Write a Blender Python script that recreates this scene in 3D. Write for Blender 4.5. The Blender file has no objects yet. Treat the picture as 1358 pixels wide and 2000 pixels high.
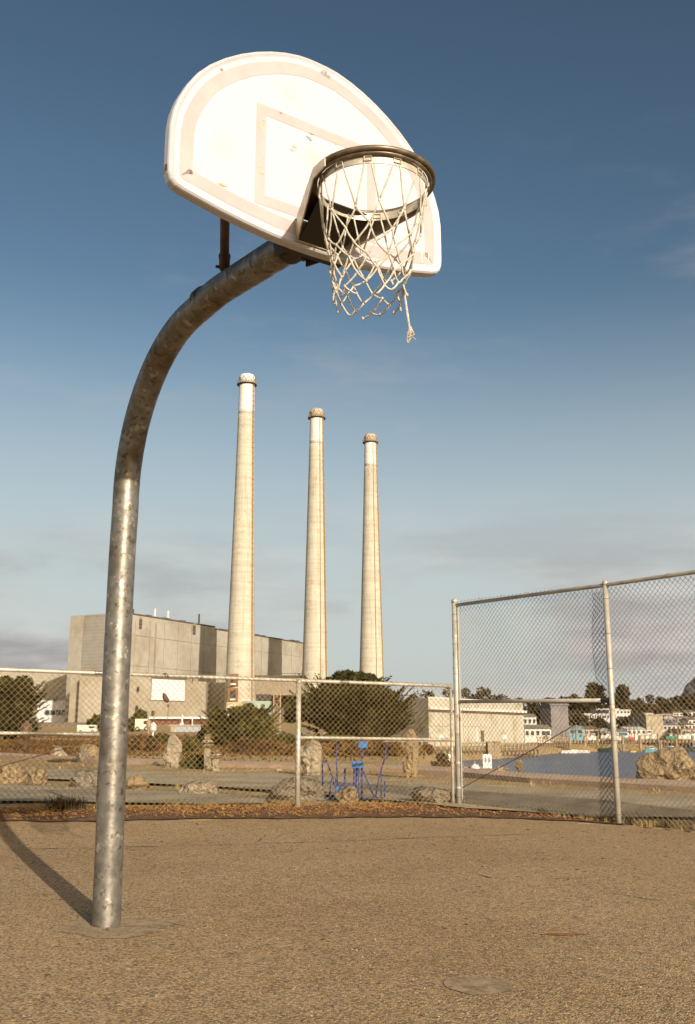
import bpy, bmesh, math, random
import numpy as np
from math import sin, cos, pi, radians, atan, sqrt, atan2
from mathutils import Vector, noise as mnoise
SC = bpy.context.scene
C = SC.collection
# ------------------------------------------------------------------ camera, world, sun
F = 1944.0; HZ = 433.0; H = 0.93
PITCH = atan(HZ / F); CP, SP = cos(PITCH), sin(PITCH)
cam_d = bpy.data.cameras.new('camera'); cam = bpy.data.objects.new('camera', cam_d); C.objects.link(cam)
cam.location = (0, 0, H); cam.rotation_euler = (pi/2 + PITCH, 0, 0)
cam_d.sensor_fit = 'VERTICAL'; cam_d.sensor_height = 36; cam_d.lens = F/2000*36
cam_d.clip_start = 0.05; cam_d.clip_end = 9000
SC.camera = cam
SUN_AZ = atan2(0.409, -0.912); SUN_EL = radians(20)
sd = bpy.data.lights.new('sun', 'SUN'); sd.energy = 3.6; sd.angle = radians(0.5); sd.color = (1.0, 0.90, 0.74)
sun = bpy.data.objects.new('sun', sd); C.objects.link(sun)
ts = Vector((sin(SUN_AZ)*cos(SUN_EL), cos(SUN_AZ)*cos(SUN_EL), sin(SUN_EL)))
sun.rotation_euler = ts.to_track_quat('Z', 'Y').to_euler(); sun.location = ts*50
world = bpy.data.worlds.new('World'); SC.world = world; world.use_nodes = True
wn, wl = world.node_tree.nodes, world.node_tree.links
wn.clear()
def N(nodes, t, **kw):
    n = nodes.new(t)
    for k, v in kw.items():
        if k.startswith('i_'):
            n.inputs[k[2:].replace('_', ' ')].default_value = v
        else: setattr(n, k, v)
    return n
def setup_world():
    out = N(wn, 'ShaderNodeOutputWorld'); bg = N(wn, 'ShaderNodeBackground'); wl.new(bg.outputs[0], out.inputs[0])
    bg.inputs['Strength'].default_value = 0.065
    sky = N(wn, 'ShaderNodeTexSky'); sky.sky_type = 'NISHITA'; sky.sun_disc = False
    sky.sun_elevation = SUN_EL; sky.sun_rotation = SUN_AZ; sky.altitude = 0; sky.air_density = 1.0; sky.dust_density = 2.2; sky.ozone_density = 1.0
    tc = N(wn, 'ShaderNodeTexCoord'); sep = N(wn, 'ShaderNodeSeparateXYZ'); wl.new(tc.outputs['Generated'], sep.inputs[0])
    tint = N(wn, 'ShaderNodeMix', data_type='RGBA', blend_type='MULTIPLY'); tint.inputs[0].default_value = 1
    gm = N(wn, 'ShaderNodeGamma'); gm.inputs[1].default_value = 1.45; wl.new(sky.outputs[0], gm.inputs[0]); wl.new(gm.outputs[0], tint.inputs[6]); tint.inputs[7].default_value = SKY_TINT
    # clouds: low bank near the horizon and faint wisps above
    def cloud(scale, zs, lo, hi, seed, detail=7, rough=0.58):
        m = N(wn, 'ShaderNodeMapping'); m.inputs['Scale'].default_value = (1, 1, zs); m.inputs['Location'].default_value = (seed, seed*.7, 0)
        wl.new(tc.outputs['Generated'], m.inputs[0])
        n = N(wn, 'ShaderNodeTexNoise'); n.inputs['Scale'].default_value = scale; n.inputs['Detail'].default_value = detail; n.inputs['Roughness'].default_value = rough
        wl.new(m.outputs[0], n.inputs['Vector'])
        r = N(wn, 'ShaderNodeMapRange'); r.interpolation_type = 'SMOOTHSTEP'; r.inputs[1].default_value = lo; r.inputs[2].default_value = hi
        wl.new(n.outputs[0], r.inputs[0]); return r.outputs[0], n.outputs[0]
    def elev(a, b, va, vb):
        r = N(wn, 'ShaderNodeMapRange'); r.interpolation_type = 'SMOOTHSTEP'
        for i, v in zip((1, 2, 3, 4), (a, b, va, vb)): r.inputs[i].default_value = v
        wl.new(sep.outputs[2], r.inputs[0]); return r.outputs[0]
    def mul(a, b):
        m = N(wn, 'ShaderNodeMath', operation='MULTIPLY'); 
        for i, v in enumerate((a, b)):
            if isinstance(v, (int, float)): m.inputs[i].default_value = v
            else: wl.new(v, m.inputs[i])
        return m.outputs[0]
    def mixc(f, a, b):
        m = N(wn, 'ShaderNodeMix', data_type='RGBA')
        wl.new(f, m.inputs[0])
        for s, v in ((6, a), (7, b)):
            if isinstance(v, tuple): m.inputs[s].default_value = v
            else: wl.new(v, m.inputs[s])
        return m.outputs[2]
    col = tint.outputs[2]
    w, _ = cloud(3.2, 4, 0.52, 0.78, 7.7, 8, .60)
    col = mixc(mul(mul(w, elev(0.42, 0.60, 1, 0)), 0.30), col, CLOUD_HI)
    col = mixc(mul(elev(.10, 0.44, 1.0, 0), 0.85), col, (5.5, 5.9, 5.9, 1))
    m1, nz = cloud(2.6, 3.2, 0.41, 0.58, CSEED, 8, .55)
    shade = N(wn, 'ShaderNodeMapRange'); shade.inputs[1].default_value = .40; shade.inputs[2].default_value = .60
    _, n2 = cloud(4.4, 4.5, 0, 1, CSEED+2.3, 8, .55)
    wl.new(n2, shade.inputs[0])
    cc = mixc(shade.outputs[0], CLOUD_LO, CLOUD_MID)
    col = mixc(mul(mul(m1, elev(0.05, 0.27, 1.0, 0)), 0.95), col, cc)
    wl.new(col, bg.inputs[0])
SKY_TINT = (0.66, 0.62, 0.50, 1); CLOUD_HI = (4.6, 4.6, 4.6, 1); CLOUD_MID = (6.6, 6.3, 6.0, 1); CLOUD_LO = (3.7, 3.5, 3.5, 1); CSEED = 14.2
setup_world()
SC.view_settings.view_transform = 'Standard'; SC.view_settings.look = 'None'; SC.view_settings.gamma = 1
SC.view_settings.use_curve_mapping = False; SC.view_settings.exposure = 0.65
SC.render.engine = 'CYCLES'
SC.cycles.max_bounces = 6; SC.cycles.diffuse_bounces = 3
# ------------------------------------------------------------------ photo survey -> world points
def ray(px, py):
    x = (px-679)/F; y = (1000-py)/F
    return (x, CP-y*SP, y*CP+SP)
def G(px, py, z=0.0):
    r = ray(px, py); t = (z-H)/r[2]; return (r[0]*t, r[1]*t, z)
def P(px, py, D):
    r = ray(px, py); t = D/r[1]; return (r[0]*t, D, H+r[2]*t)
def XD(px, D, py=1433): return P(px, py, D)[0]
def ZD(px, py, D): return P(px, py, D)[2]
# ------------------------------------------------------------------ materials
MAT = {}
def mat(name, col, rough=.8, metal=0.0, var=0.0, vscale=5.0, bump=0.0, bscale=30.0, col2=None, detail=6, spec=.4, thresh=(.35, .65), stretch=None, world=False, trans=0.0, extra=None):
    if name in MAT: return MAT[name]
    m = bpy.data.materials.new(name); m.use_nodes = True; MAT[name] = m
    n, l = m.node_tree.nodes, m.node_tree.links
    b = n['Principled BSDF']; b.inputs['Roughness'].default_value = rough; b.inputs['Metallic'].default_value = metal
    b.inputs['Specular IOR Level'].default_value = spec
    tc = n.new('ShaderNodeTexCoord'); src = tc.outputs['Object']
    if world: g = n.new('ShaderNodeNewGeometry'); src = g.outputs['Position']
    if stretch:
        mp = n.new('ShaderNodeMapping'); mp.inputs['Scale'].default_value = stretch; l.new(src, mp.inputs[0]); src = mp.outputs[0]
    c = (*col, 1); out = None
    if var > 0 or col2:
        nt = n.new('ShaderNodeTexNoise'); nt.inputs['Scale'].default_value = vscale; nt.inputs['Detail'].default_value = detail; nt.inputs['Roughness'].default_value = .6
        l.new(src, nt.inputs['Vector'])
        mr = n.new('ShaderNodeMapRange'); mr.interpolation_type = 'SMOOTHSTEP'; mr.inputs[1].default_value = thresh[0]; mr.inputs[2].default_value = thresh[1]
        l.new(nt.outputs[0], mr.inputs[0])
        mx = n.new('ShaderNodeMix'); mx.data_type = 'RGBA'; l.new(mr.outputs[0], mx.inputs[0])
        if col2 is None:
            mx.inputs[6].default_value = tuple(max(0, v*(1-var)) for v in col)+(1,); mx.inputs[7].default_value = tuple(min(1, v*(1+var)) for v in col)+(1,)
        else:
            mx.inputs[6].default_value = c; mx.inputs[7].default_value = (*col2, 1)
        out = mx.outputs[2]
        l.new(out, b.inputs['Base Color'])
    else: b.inputs['Base Color'].default_value = c
    if bump > 0:
        nb = n.new('ShaderNodeTexNoise'); nb.inputs['Scale'].default_value = bscale; nb.inputs['Detail'].default_value = 5; l.new(src, nb.inputs['Vector'])
        bp = n.new('ShaderNodeBump'); bp.inputs['Strength'].default_value = min(1, bump); bp.inputs['Distance'].default_value = bump/bscale*2
        l.new(nb.outputs[0], bp.inputs['Height']); l.new(bp.outputs[0], b.inputs['Normal'])
    if extra: extra(n, l, b, src, out)
    return m
def mulcol(n, l, a, b_, fac=1.0, mode='MULTIPLY'):
    mx = n.new('ShaderNodeMix'); mx.data_type = 'RGBA'; mx.blend_type = mode
    if isinstance(fac, (int, float)): mx.inputs[0].default_value = fac
    else: l.new(fac, mx.inputs[0])
    for s, v in ((6, a), (7, b_)):
        if isinstance(v, tuple): mx.inputs[s].default_value = v
        else: l.new(v, mx.inputs[s])
    return mx.outputs[2]
def noise_mask(n, l, src, scale, lo, hi, detail=5, rough=.6, tex='ShaderNodeTexNoise'):
    t = n.new(tex); t.inputs['Scale'].default_value = scale
    if tex == 'ShaderNodeTexNoise': t.inputs['Detail'].default_value = detail; t.inputs['Roughness'].default_value = rough
    l.new(src, t.inputs['Vector'])
    mr = n.new('ShaderNodeMapRange'); mr.interpolation_type = 'SMOOTHSTEP'; mr.inputs[1].default_value = lo; mr.inputs[2].default_value = hi
    l.new(t.outputs[0], mr.inputs[0]); return mr.outputs[0]
def court_extra(n, l, b, src, out):
    c = out
    v = n.new('ShaderNodeTexVoronoi'); v.inputs['Scale'].default_value = 120; l.new(src, v.inputs['Vector'])
    sp = n.new('ShaderNodeSeparateColor'); l.new(v.outputs['Color'], sp.inputs[0])
    mr = n.new('ShaderNodeMapRange'); mr.inputs[3].default_value = .32; mr.inputs[4].default_value = 1.6; l.new(sp.outputs[0], mr.inputs[0])
    cmb = n.new('ShaderNodeCombineColor')
    for i in range(3): l.new(mr.outputs[0], cmb.inputs[i])
    c = mulcol(n, l, c, cmb.outputs[0])
    c = mulcol(n, l, c, (.22, .18, .13, 1), noise_mask(n, l, src, 48, .36, .27, 3))
    c = mulcol(n, l, c, (.88, .86, .82, 1), noise_mask(n, l, src, 1.1, .40, .66, 6))
    c = mulcol(n, l, c, (.88, .85, .80, 1), noise_mask(n, l, src, 9, .45, .7, 5))
    c = mulcol(n, l, c, (.90, .87, .83, 1), noise_mask(n, l, src, .33, .45, .62, 4))
    l.new(c, b.inputs['Base Color'])
    bp = n.new('ShaderNodeBump'); bp.inputs['Strength'].default_value = 1; bp.inputs['Distance'].default_value = .005
    l.new(v.outputs['Distance'], bp.inputs['Height']); bp.invert = True; l.new(bp.outputs[0], b.inputs['Normal'])
def patch_extra(n, l, b, src, out):
    v = n.new('ShaderNodeTexVoronoi'); v.inputs['Scale'].default_value = 110; l.new(src, v.inputs['Vector'])
    sp = n.new('ShaderNodeSeparateColor'); l.new(v.outputs['Color'], sp.inputs[0])
    mr = n.new('ShaderNodeMapRange'); mr.inputs[3].default_value = .7; mr.inputs[4].default_value = 1.2; l.new(sp.outputs[0], mr.inputs[0])
    cmb = n.new('ShaderNodeCombineColor')
    for i in range(3): l.new(mr.outputs[0], cmb.inputs[i])
    c = mulcol(n, l, out, cmb.outputs[0])
    c = mulcol(n, l, c, (.7, .63, .55, 1), noise_mask(n, l, src, 11, .45, .65, 6, .7))
    l.new(c, b.inputs['Base Color'])
    bp = n.new('ShaderNodeBump'); bp.inputs['Strength'].default_value = .8; bp.inputs['Distance'].default_value = .002; bp.invert = True
    l.new(v.outputs['Distance'], bp.inputs['Height']); l.new(bp.outputs[0], b.inputs['Normal'])
M_court = mat('court_asphalt', (.375, .257, .134), .95, var=.05, vscale=2.2, extra=court_extra, world=True)
def ground_extra(n, l, b, src, out):
    c = out
    g = noise_mask(n, l, src, .35, .46, .60, 8, .7)
    c = mulcol(n, l, c, (.30, .205, .08, 1), g, 'MIX')
    c = mulcol(n, l, c, (.5, .42, .36, 1), noise_mask(n, l, src, 2.6, .52, .72, 8, .75))
    c = mulcol(n, l, c, (1.3, 1.25, 1.15, 1), noise_mask(n, l, src, 14, .55, .7, 4))
    l.new(c, b.inputs['Base Color'])
M_dirt = mat('dry_dirt', (.345, .24, .12), .97, var=.15, vscale=.9, bump=.6, bscale=9, extra=ground_extra, world=True)
def lot_extra(n, l, b, src, out):
    c = out
    c = mulcol(n, l, c, (.55, .5, .45, 1), noise_mask(n, l, src, 38, .55, .68, 3))
    c = mulcol(n, l, c, (.78, .70, .58, 1), noise_mask(n, l, src, .8, .45, .62, 8, .7))
    l.new(c, b.inputs['Base Color'])
M_lot = mat('worn_grey_asphalt', (.355, .295, .205), .95, var=.12, vscale=1.5, bump=.5, bscale=60, extra=lot_extra, world=True)
M_path = mat('pinkish_path', (.41, .29, .205), .93, var=.12, vscale=2, bump=.3, bscale=40, world=True)
M_litter = mat('leaf_litter_soil', (.085, .045, .022), 1, col2=(.20, .10, .04), vscale=7, bump=.8, bscale=30, world=True, thresh=(.4, .7))
M_conc = mat('patch_concrete', (.335, .243, .145), .95, var=.14, vscale=5, world=True, extra=lambda n, l, b, s, o: patch_extra(n, l, b, s, o))
M_crack = mat('crack_tar', (.06, .045, .03), 1, var=.3, vscale=20)
M_rust = mat('rust', (.26, .11, .03), .95, var=.35, vscale=25)
def galv_extra(n, l, b, src, out):
    v = n.new('ShaderNodeTexVoronoi'); v.inputs['Scale'].default_value = 34; l.new(src, v.inputs['Vector'])
    sp = n.new('ShaderNodeSeparateColor'); l.new(v.outputs['Color'], sp.inputs[0])
    mr = n.new('ShaderNodeMapRange'); mr.inputs[3].default_value = .78; mr.inputs[4].default_value = 1.15; l.new(sp.outputs[0], mr.inputs[0])
    cmb = n.new('ShaderNodeCombineColor')
    for i in range(3): l.new(mr.outputs[0], cmb.inputs[i])
    c = mulcol(n, l, out, cmb.outputs[0], .6)
    c = mulcol(n, l, c, (.52, .44, .34, 1), noise_mask(n, l, src, 26, .56, .66, 4))
    c = mulcol(n, l, c, (1.9, 1.85, 1.75, 1), noise_mask(n, l, src, 17, .60, .66, 3))
    c = mulcol(n, l, c, (.62, .50, .36, 1), noise_mask(n, l, src, 3.0, .5, .7, 6))
    l.new(c, b.inputs['Base Color'])
    r = n.new('ShaderNodeMapRange'); r.inputs[3].default_value = .34; r.inputs[4].default_value = .58
    l.new(noise_mask(n, l, src, 20, .35, .65, 4), r.inputs[0]); l.new(r.outputs[0], b.inputs['Roughness'])
M_galv = mat('galvanized_steel', (.205, .19, .165), .40, .6, var=.18, vscale=9, bump=.15, bscale=30, extra=galv_extra)
M_fpost = mat('weathered_fence_pipe', (.42, .39, .33), .5, .25, var=.14, vscale=6, extra=lambda n, l, b, s, o: l.new(mulcol(n, l, o, (.55, .36, .2, 1), noise_mask(n, l, s, 9, .6, .72, 5)), b.inputs['Base Color']))
M_wire = mat('galvanized_wire', (.35, .25, .115), .5, .2, var=.2, vscale=3)
M_wire2 = mat('weathered_wire', (.27, .20, .11), .55, .2, var=.2, vscale=3)
M_wire_rust = mat('rusty_wire', (.12, .085, .055), .8, .2, var=.3, vscale=5)
M_white = mat('board_white_enamel', (.51, .505, .545), .5, col2=(.455, .43, .445), vscale=4, thresh=(.5, .75), spec=.35, detail=9)
def board_paint_extra(n, l, b, s, o):
    c = mulcol(n, l, o, (.45, .39, .40, 1), noise_mask(n, l, s, 14, .5, .72, 7, .75), 'MIX')
    l.new(c, b.inputs['Base Color'])
M_red = mat('faded_red_paint', (.46, .37, .37), .6, var=.05, vscale=10, extra=board_paint_extra)
M_chip = mat('bare_metal_chip', (.33, .33, .30), .6, .3, var=.2, vscale=30)
M_rimm = mat('rim_brown_metal', (.16, .12, .08), .40, .5, col2=(.33, .28, .21), vscale=16, thresh=(.45, .75))
M_band = mat('rim_band_metal', (.50, .45, .36), .45, .4, var=.2, vscale=18)
M_bracket = mat('bracket_metal', (.38, .34, .26), .5, .4, var=.2, vscale=12)
M_plate = mat('yellowed_plate', (.50, .43, .27), .5, .35, var=.15, vscale=14)
M_dark = mat('dark_iron', (.05, .042, .035), .7, .2)
M_brace = mat('rusted_brown_tube', (.10, .055, .035), .8, .1, var=.25, vscale=15)
M_net = mat('net_cord', (.47, .43, .36), .95, var=.18, vscale=40)
M_rock = mat('boulder_stone', (.27, .195, .11), .95, var=.22, vscale=1.6, bump=1, bscale=7, extra=lambda n, l, b, s, o: l.new(mulcol(n, l, mulcol(n, l, o, (.35, .30, .25, 1), noise_mask(n, l, s, 6, .56, .72, 7, .75)), (1.35, 1.3, 1.2, 1), noise_mask(n, l, s, 11, .55, .7, 6, .7)), b.inputs['Base Color']))
M_rockg = mat('grey_boulder_stone', (.20, .165, .125), .95, var=.25, vscale=2, bump=1, bscale=9)
M_rockp = mat('pale_boulder_stone', (.33, .27, .19), .95, var=.25, vscale=2, bump=1, bscale=7, extra=lambda n, l, b, s, o: l.new(mulcol(n, l, o, (.45, .36, .26, 1), noise_mask(n, l, s, 4, .52, .7, 8, .75)), b.inputs['Base Color']))
def leafmat(name, a, b2, sc=.8):
    def ex(n, l, b, s, o):
        c = mulcol(n, l, o, (1.5, 1.4, 1.1, 1), noise_mask(n, l, s, sc*6, .5, .7, 3))
        l.new(c, b.inputs['Base Color'])
    return mat(name, a, .75, col2=b2, vscale=sc, spec=.2, extra=ex, world=True, thresh=(.4, .62))
M_cyp = leafmat('cypress_foliage', (.022, .021, .007), (.05, .042, .012))
M_olive = leafmat('olive_foliage', (.036, .036, .009), (.085, .072, .018))
M_brownveg = leafmat('brown_shrub_foliage', (.07, .038, .016), (.13, .07, .025), 1.5)
M_euc = leafmat('far_tree_foliage', (.03, .024, .012), (.06, .046, .02), .2)
M_dryg = leafmat('dry_grass_blades', (.26, .18, .07), (.36, .26, .11), 2)
M_darkbush = leafmat('dark_weed', (.06, .04, .02), (.10, .065, .03), 4)
M_bark = mat('bark', (.12, .085, .05), .95, var=.3, vscale=3)
M_leafdead = mat('dead_leaf', (.20, .09, .025), .85, col2=(.42, .22, .07), vscale=25, world=True)
M_blue = mat('blue_painted_tube', (.03, .045, .16), .45, var=.15, vscale=10)
M_blue2 = mat('blue_plastic', (.03, .16, .45), .4, var=.1, vscale=5)
M_rubber = mat('black_rubber', (.02, .02, .02), .7)
M_glass = mat('dark_window_glass', (.04, .045, .05), .15, .0, spec=.6)
# ------------------------------------------------------------------ mesh helpers
class MB:
    def __init__(s): s.v = []; s.f = []; s.mi = []
    def add(s, vs, fs, mi=0):
        o = len(s.v); s.v += [tuple(v) for v in vs]; s.f += [tuple(i+o for i in f) for f in fs]; s.mi += [mi]*len(fs); return s
    def box(s, a, b, mi=0):
        x0, y0, z0 = a; x1, y1, z1 = b
        return s.add([(x0,y0,z0),(x1,y0,z0),(x1,y1,z0),(x0,y1,z0),(x0,y0,z1),(x1,y0,z1),(x1,y1,z1),(x0,y1,z1)],
                     [(0,3,2,1),(4,5,6,7),(0,1,5,4),(1,2,6,5),(2,3,7,6),(3,0,4,7)], mi)
    def prism(s, plan, z0, z1, mi=0):
        k = len(plan); zz0 = z0 if hasattr(z0, '__len__') else [z0]*k; zz1 = z1 if hasattr(z1, '__len__') else [z1]*k
        vs = [(p[0], p[1], zz0[i]) for i, p in enumerate(plan)]+[(p[0], p[1], zz1[i]) for i, p in enumerate(plan)]
        fs = [(i, (i+1) % k, k+(i+1) % k, k+i) for i in range(k)]+[tuple(range(k-1, -1, -1)), tuple(range(k, 2*k))]
        return s.add(vs, fs, mi)
    def tube(s, pts, r, n=6, cap=True, mi=0):
        pts = [Vector(p) for p in pts]; k = len(pts); rr = r if hasattr(r, '__len__') else [r]*k
        vs = []; up = None
        for i, p in enumerate(pts):
            t = (pts[min(i+1, k-1)]-pts[max(i-1, 0)]).normalized()
            if up is None:
                up = Vector((0, 0, 1)) if abs(t.z) < .9 else Vector((1, 0, 0))
            a = t.cross(up).normalized(); b = t.cross(a).normalized()*-1; up = b
            for j in range(n):
                th = 2*pi*j/n; vs.append(p+(a*cos(th)+b*sin(th))*rr[i])
        fs = [(i*n+j, i*n+(j+1) % n, (i+1)*n+(j+1) % n, (i+1)*n+j) for i in range(k-1) for j in range(n)]
        if cap: fs += [tuple(range(n-1, -1, -1)), tuple((k-1)*n+j for j in range(n))]
        return s.add(vs, fs, mi)
    def ring(s, c, R, r, n=64, m=8, mi=0):
        vs = []; fs = []
        for i in range(n):
            a = 2*pi*i/n
            for j in range(m):
                b = 2*pi*j/m; vs.append((c[0]+(R+r*cos(b))*cos(a), c[1]+(R+r*cos(b))*sin(a), c[2]+r*sin(b)))
                fs.append((i*m+j, ((i+1) % n)*m+j, ((i+1) % n)*m+(j+1) % m, i*m+(j+1) % m))
        return s.add(vs, fs, mi)
    def lathe(s, c, prof, n=24, mi=0):
        vs = []; k = len(prof)
        for r, z in prof:
            for j in range(n): vs.append((c[0]+r*cos(2*pi*j/n), c[1]+r*sin(2*pi*j/n), c[2]+z))
        fs = [(i*n+j, i*n+(j+1) % n, (i+1)*n+(j+1) % n, (i+1)*n+j) for i in range(k-1) for j in range(n)]
        fs += [tuple(range(n-1, -1, -1)), tuple((k-1)*n+j for j in range(n))]
        return s.add(vs, fs, mi)
    def build(s, name, mats, parent=None, smooth=False, bevel=0, origin=None):
        me = bpy.data.meshes.new(name)
        vs = s.v
        if origin is not None: vs = [(v[0]-origin[0], v[1]-origin[1], v[2]-origin[2]) for v in vs]
        me.from_pydata(vs, [], s.f); me.update()
        if not isinstance(mats, (list, tuple)): mats = [mats]
        for m in mats: me.materials.append(m)
        if len(mats) > 1: me.polygons.foreach_set('material_index', s.mi)
        if smooth: me.polygons.foreach_set('use_smooth', [True]*len(me.polygons))
        o = bpy.data.objects.new(name, me); C.objects.link(o)
        if origin is not None: o.location = origin
        if parent: o.parent = parent
        if bevel:
            b = o.modifiers.new('bevel', 'BEVEL'); b.width = bevel; b.segments = 2; b.limit_method = 'ANGLE'
        return o
def tag(o, label=None, cat=None, group=None, kind=None):
    if label: o['label'] = label
    if cat: o['category'] = cat
    if group: o['group'] = group
    if kind: o['kind'] = kind
    return o
def thing(name, loc, label, cat, group=None, rz=0):
    o = bpy.data.objects.new(name, None); C.objects.link(o); o.location = loc; o.rotation_euler.z = rz; o.empty_display_size = .1
    return tag(o, label, cat, group)
def copy_tree(o, parent=None):
    c = o.copy(); C.objects.link(c)
    if parent: c.parent = parent
    for ch in list(o.children): copy_tree(ch, c)
    return c
def lerp(a, b, t): return tuple(a[i]+(b[i]-a[i])*t for i in range(len(a)))
def sstep(t): t = np.clip(t, 0, 1); return t*t*(3-2*t)
# ------------------------------------------------------------------ terrain
FM = (-0.583, 12.065); FC = (1.39, 12.87); FR = (2.85, 10.92)
def yfence(x):
    x = np.asarray(x, float)
    left = FM[1]+(x-FM[0])*(FC[1]-FM[1])/(FC[0]-FM[0]); right = FC[1]+(x-FC[0])*(FR[1]-FC[1])/(FR[0]-FC[0])
    return np.clip(np.minimum(left, right), 5.0, 13)
def zfence(x): return np.interp(x, [-6, -3.6, -.58, 1.39, 2.85, 6], [.16, .135, .086, .055, .0, 0.0])
WATER = [G(805, 1497, .1)[:2], G(930, 1507, .1)[:2], G(1035, 1516.5, .1)[:2], G(1227, 1527.5, .1)[:2], G(1358, 1533, .1)[:2], (11.0, 14.5), (40, 14), (150, 120), (150, 190), G(1358, 1464, -2)[:2], G(1080, 1469, -2)[:2], G(1030, 1474, -2)[:2], G(950, 1481, -2)[:2], G(838, 1487, -2)[:2]]
def sdist(x, y, poly):
    d = np.full(x.shape, 1e9); ins = np.zeros(x.shape, bool); k = len(poly)
    for i in range(k):
        ax, ay = poly[i]; bx, by = poly[(i+1) % k]
        t = np.clip(((x-ax)*(bx-ax)+(y-ay)*(by-ay))/((bx-ax)**2+(by-ay)**2), 0, 1)
        d = np.minimum(d, np.hypot(x-ax-t*(bx-ax), y-ay-t*(by-ay)))
        c = ((ay > y) != (by > y)) & (x < (bx-ax)*(y-ay)/(by-ay+1e-12)+ax); ins ^= c
    return np.where(ins, d, -d)
def ground(x, y, basin=True):
    x = np.asarray(x, float); y = np.asarray(y, float)
    yf = yfence(x); zf = zfence(x)
    t = np.clip((y-7.5*yf/12)/(yf-7.5*yf/12), 0, 1)
    near = zf*t**3
    r = np.hypot(x, y)
    land = np.interp(y, [0, 20, 45, 120, 300, 385, 500, 760, 1200, 3000], [.1, .1, .1, .4, 1.6, 5.2, 6, 19, 22, 30])
    land = land-1.6*sstep((y-48)/45)*(1-sstep((y-225)/110))*sstep((x/np.maximum(y, 1)-.015)/.05)
    b = sstep((y-yf)/3.0)
    z = near*(1-b)+land*b
    if basin:
        d = sdist(x, y, WATER)
        w = np.where(y > 60, 7.0, 1.6)
        z = z-sstep((d)/w)*(4.0)
    return z
def gz(x, y): return float(ground(np.array([x]), np.array([y]))[0])
def edgeY(x): return yfence(x)-np.interp(x, [-6, -3.6, -.44, 1.3, 2.3, 2.85, 6], [.75, .66, .95, 1.35, .55, .12, -.2])
def make_terrain():
    th = np.concatenate([np.linspace(-180, -30, 40)[:-1], np.linspace(-30, 30, 361), np.linspace(30, 180, 40)[1:]])
    rad = np.concatenate([[0.5, 2, 4], np.geomspace(6, 60, 190), np.geomspace(60, 6000, 130)[1:]])
    T, R = np.meshgrid(np.radians(th), rad, indexing='ij'); X = R*np.sin(T); Y = R*np.cos(T)
    Z = ground(X, Y)
    inc = (Y < edgeY(X)-.15) & (np.abs(X) < 13) | ((Y < 4.5))
    Z = np.where(inc, Z-.05, Z)
    rough = np.array([[mnoise.noise(Vector((x*.6, y*.6, 0)))*.035+mnoise.noise(Vector((x*2.1, y*2.1, 3)))*.015 if r > 13 and r < 90 else 0 for x, y, r in zip(a, b, c)] for a, b, c in zip(X, Y, R)])
    Z = Z+rough
    nt, nr = X.shape; idx = np.arange(nt*nr).reshape(nt, nr)
    f = np.stack([idx[:-1, :-1], idx[:-1, 1:], idx[1:, 1:], idx[1:, :-1]], -1).reshape(-1, 4)
    mb = MB(); mb.v = list(map(tuple, np.stack([X, Y, Z], -1).reshape(-1, 3))); mb.f = list(map(tuple, f[:, ::-1])); mb.mi = [0]*len(f)
    tag(mb.build('ground', M_dirt, smooth=True), 'dry tan ground of dirt and dead grass beyond the court', kind='structure')
make_terrain()
def sheet(name, xs, yfun0, yfun1, n, m, mt, dz, kind='structure', label=None, skirt=0):
    mb = MB(); k = len(xs)
    for x in xs:
        y0, y1 = yfun0(x), yfun1(x)
        for j in range(n+1):
            y = y0+(y1-y0)*j/n; mb.v.append((x, y, gz(x, y)+dz))
    mb.f = [(i*(n+1)+j, (i+1)*(n+1)+j, (i+1)*(n+1)+j+1, i*(n+1)+j+1) for i in range(k-1) for j in range(n)]; mb.mi = [0]*len(mb.f)
    if skirt:
        for j in (0, n):
            o = len(mb.v)
            for i in range(k):
                v = mb.v[i*(n+1)+j]; mb.v.append((v[0], v[1], v[2]-skirt))
            for i in range(k-1): mb.f.append((i*(n+1)+j, (i+1)*(n+1)+j, o+i+1, o+i)); mb.mi.append(0)
    o = mb.build(name, mt, smooth=not skirt); return tag(o, label, kind=kind)
rnd = random.Random(7)
sheet('court', list(np.linspace(-13, 13, 131)), lambda x: -12.0, lambda x: float(edgeY(x))+.03*sin(x*5)+.02*sin(x*13+1), 60, 1, M_court, 0.0, label='sand coloured worn asphalt basketball court')
sheet('leaf_strip', list(np.linspace(-7, 2.9, 110)), lambda x: float(edgeY(x))-.02+.05*sin(x*3.1)+.03*sin(x*11), lambda x: float(yfence(x))+.30+.08*sin(x*4.3+1), 8, 1, M_litter, 0.012, label='orange brown strip of leaf litter and soil along the fence foot')
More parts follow.
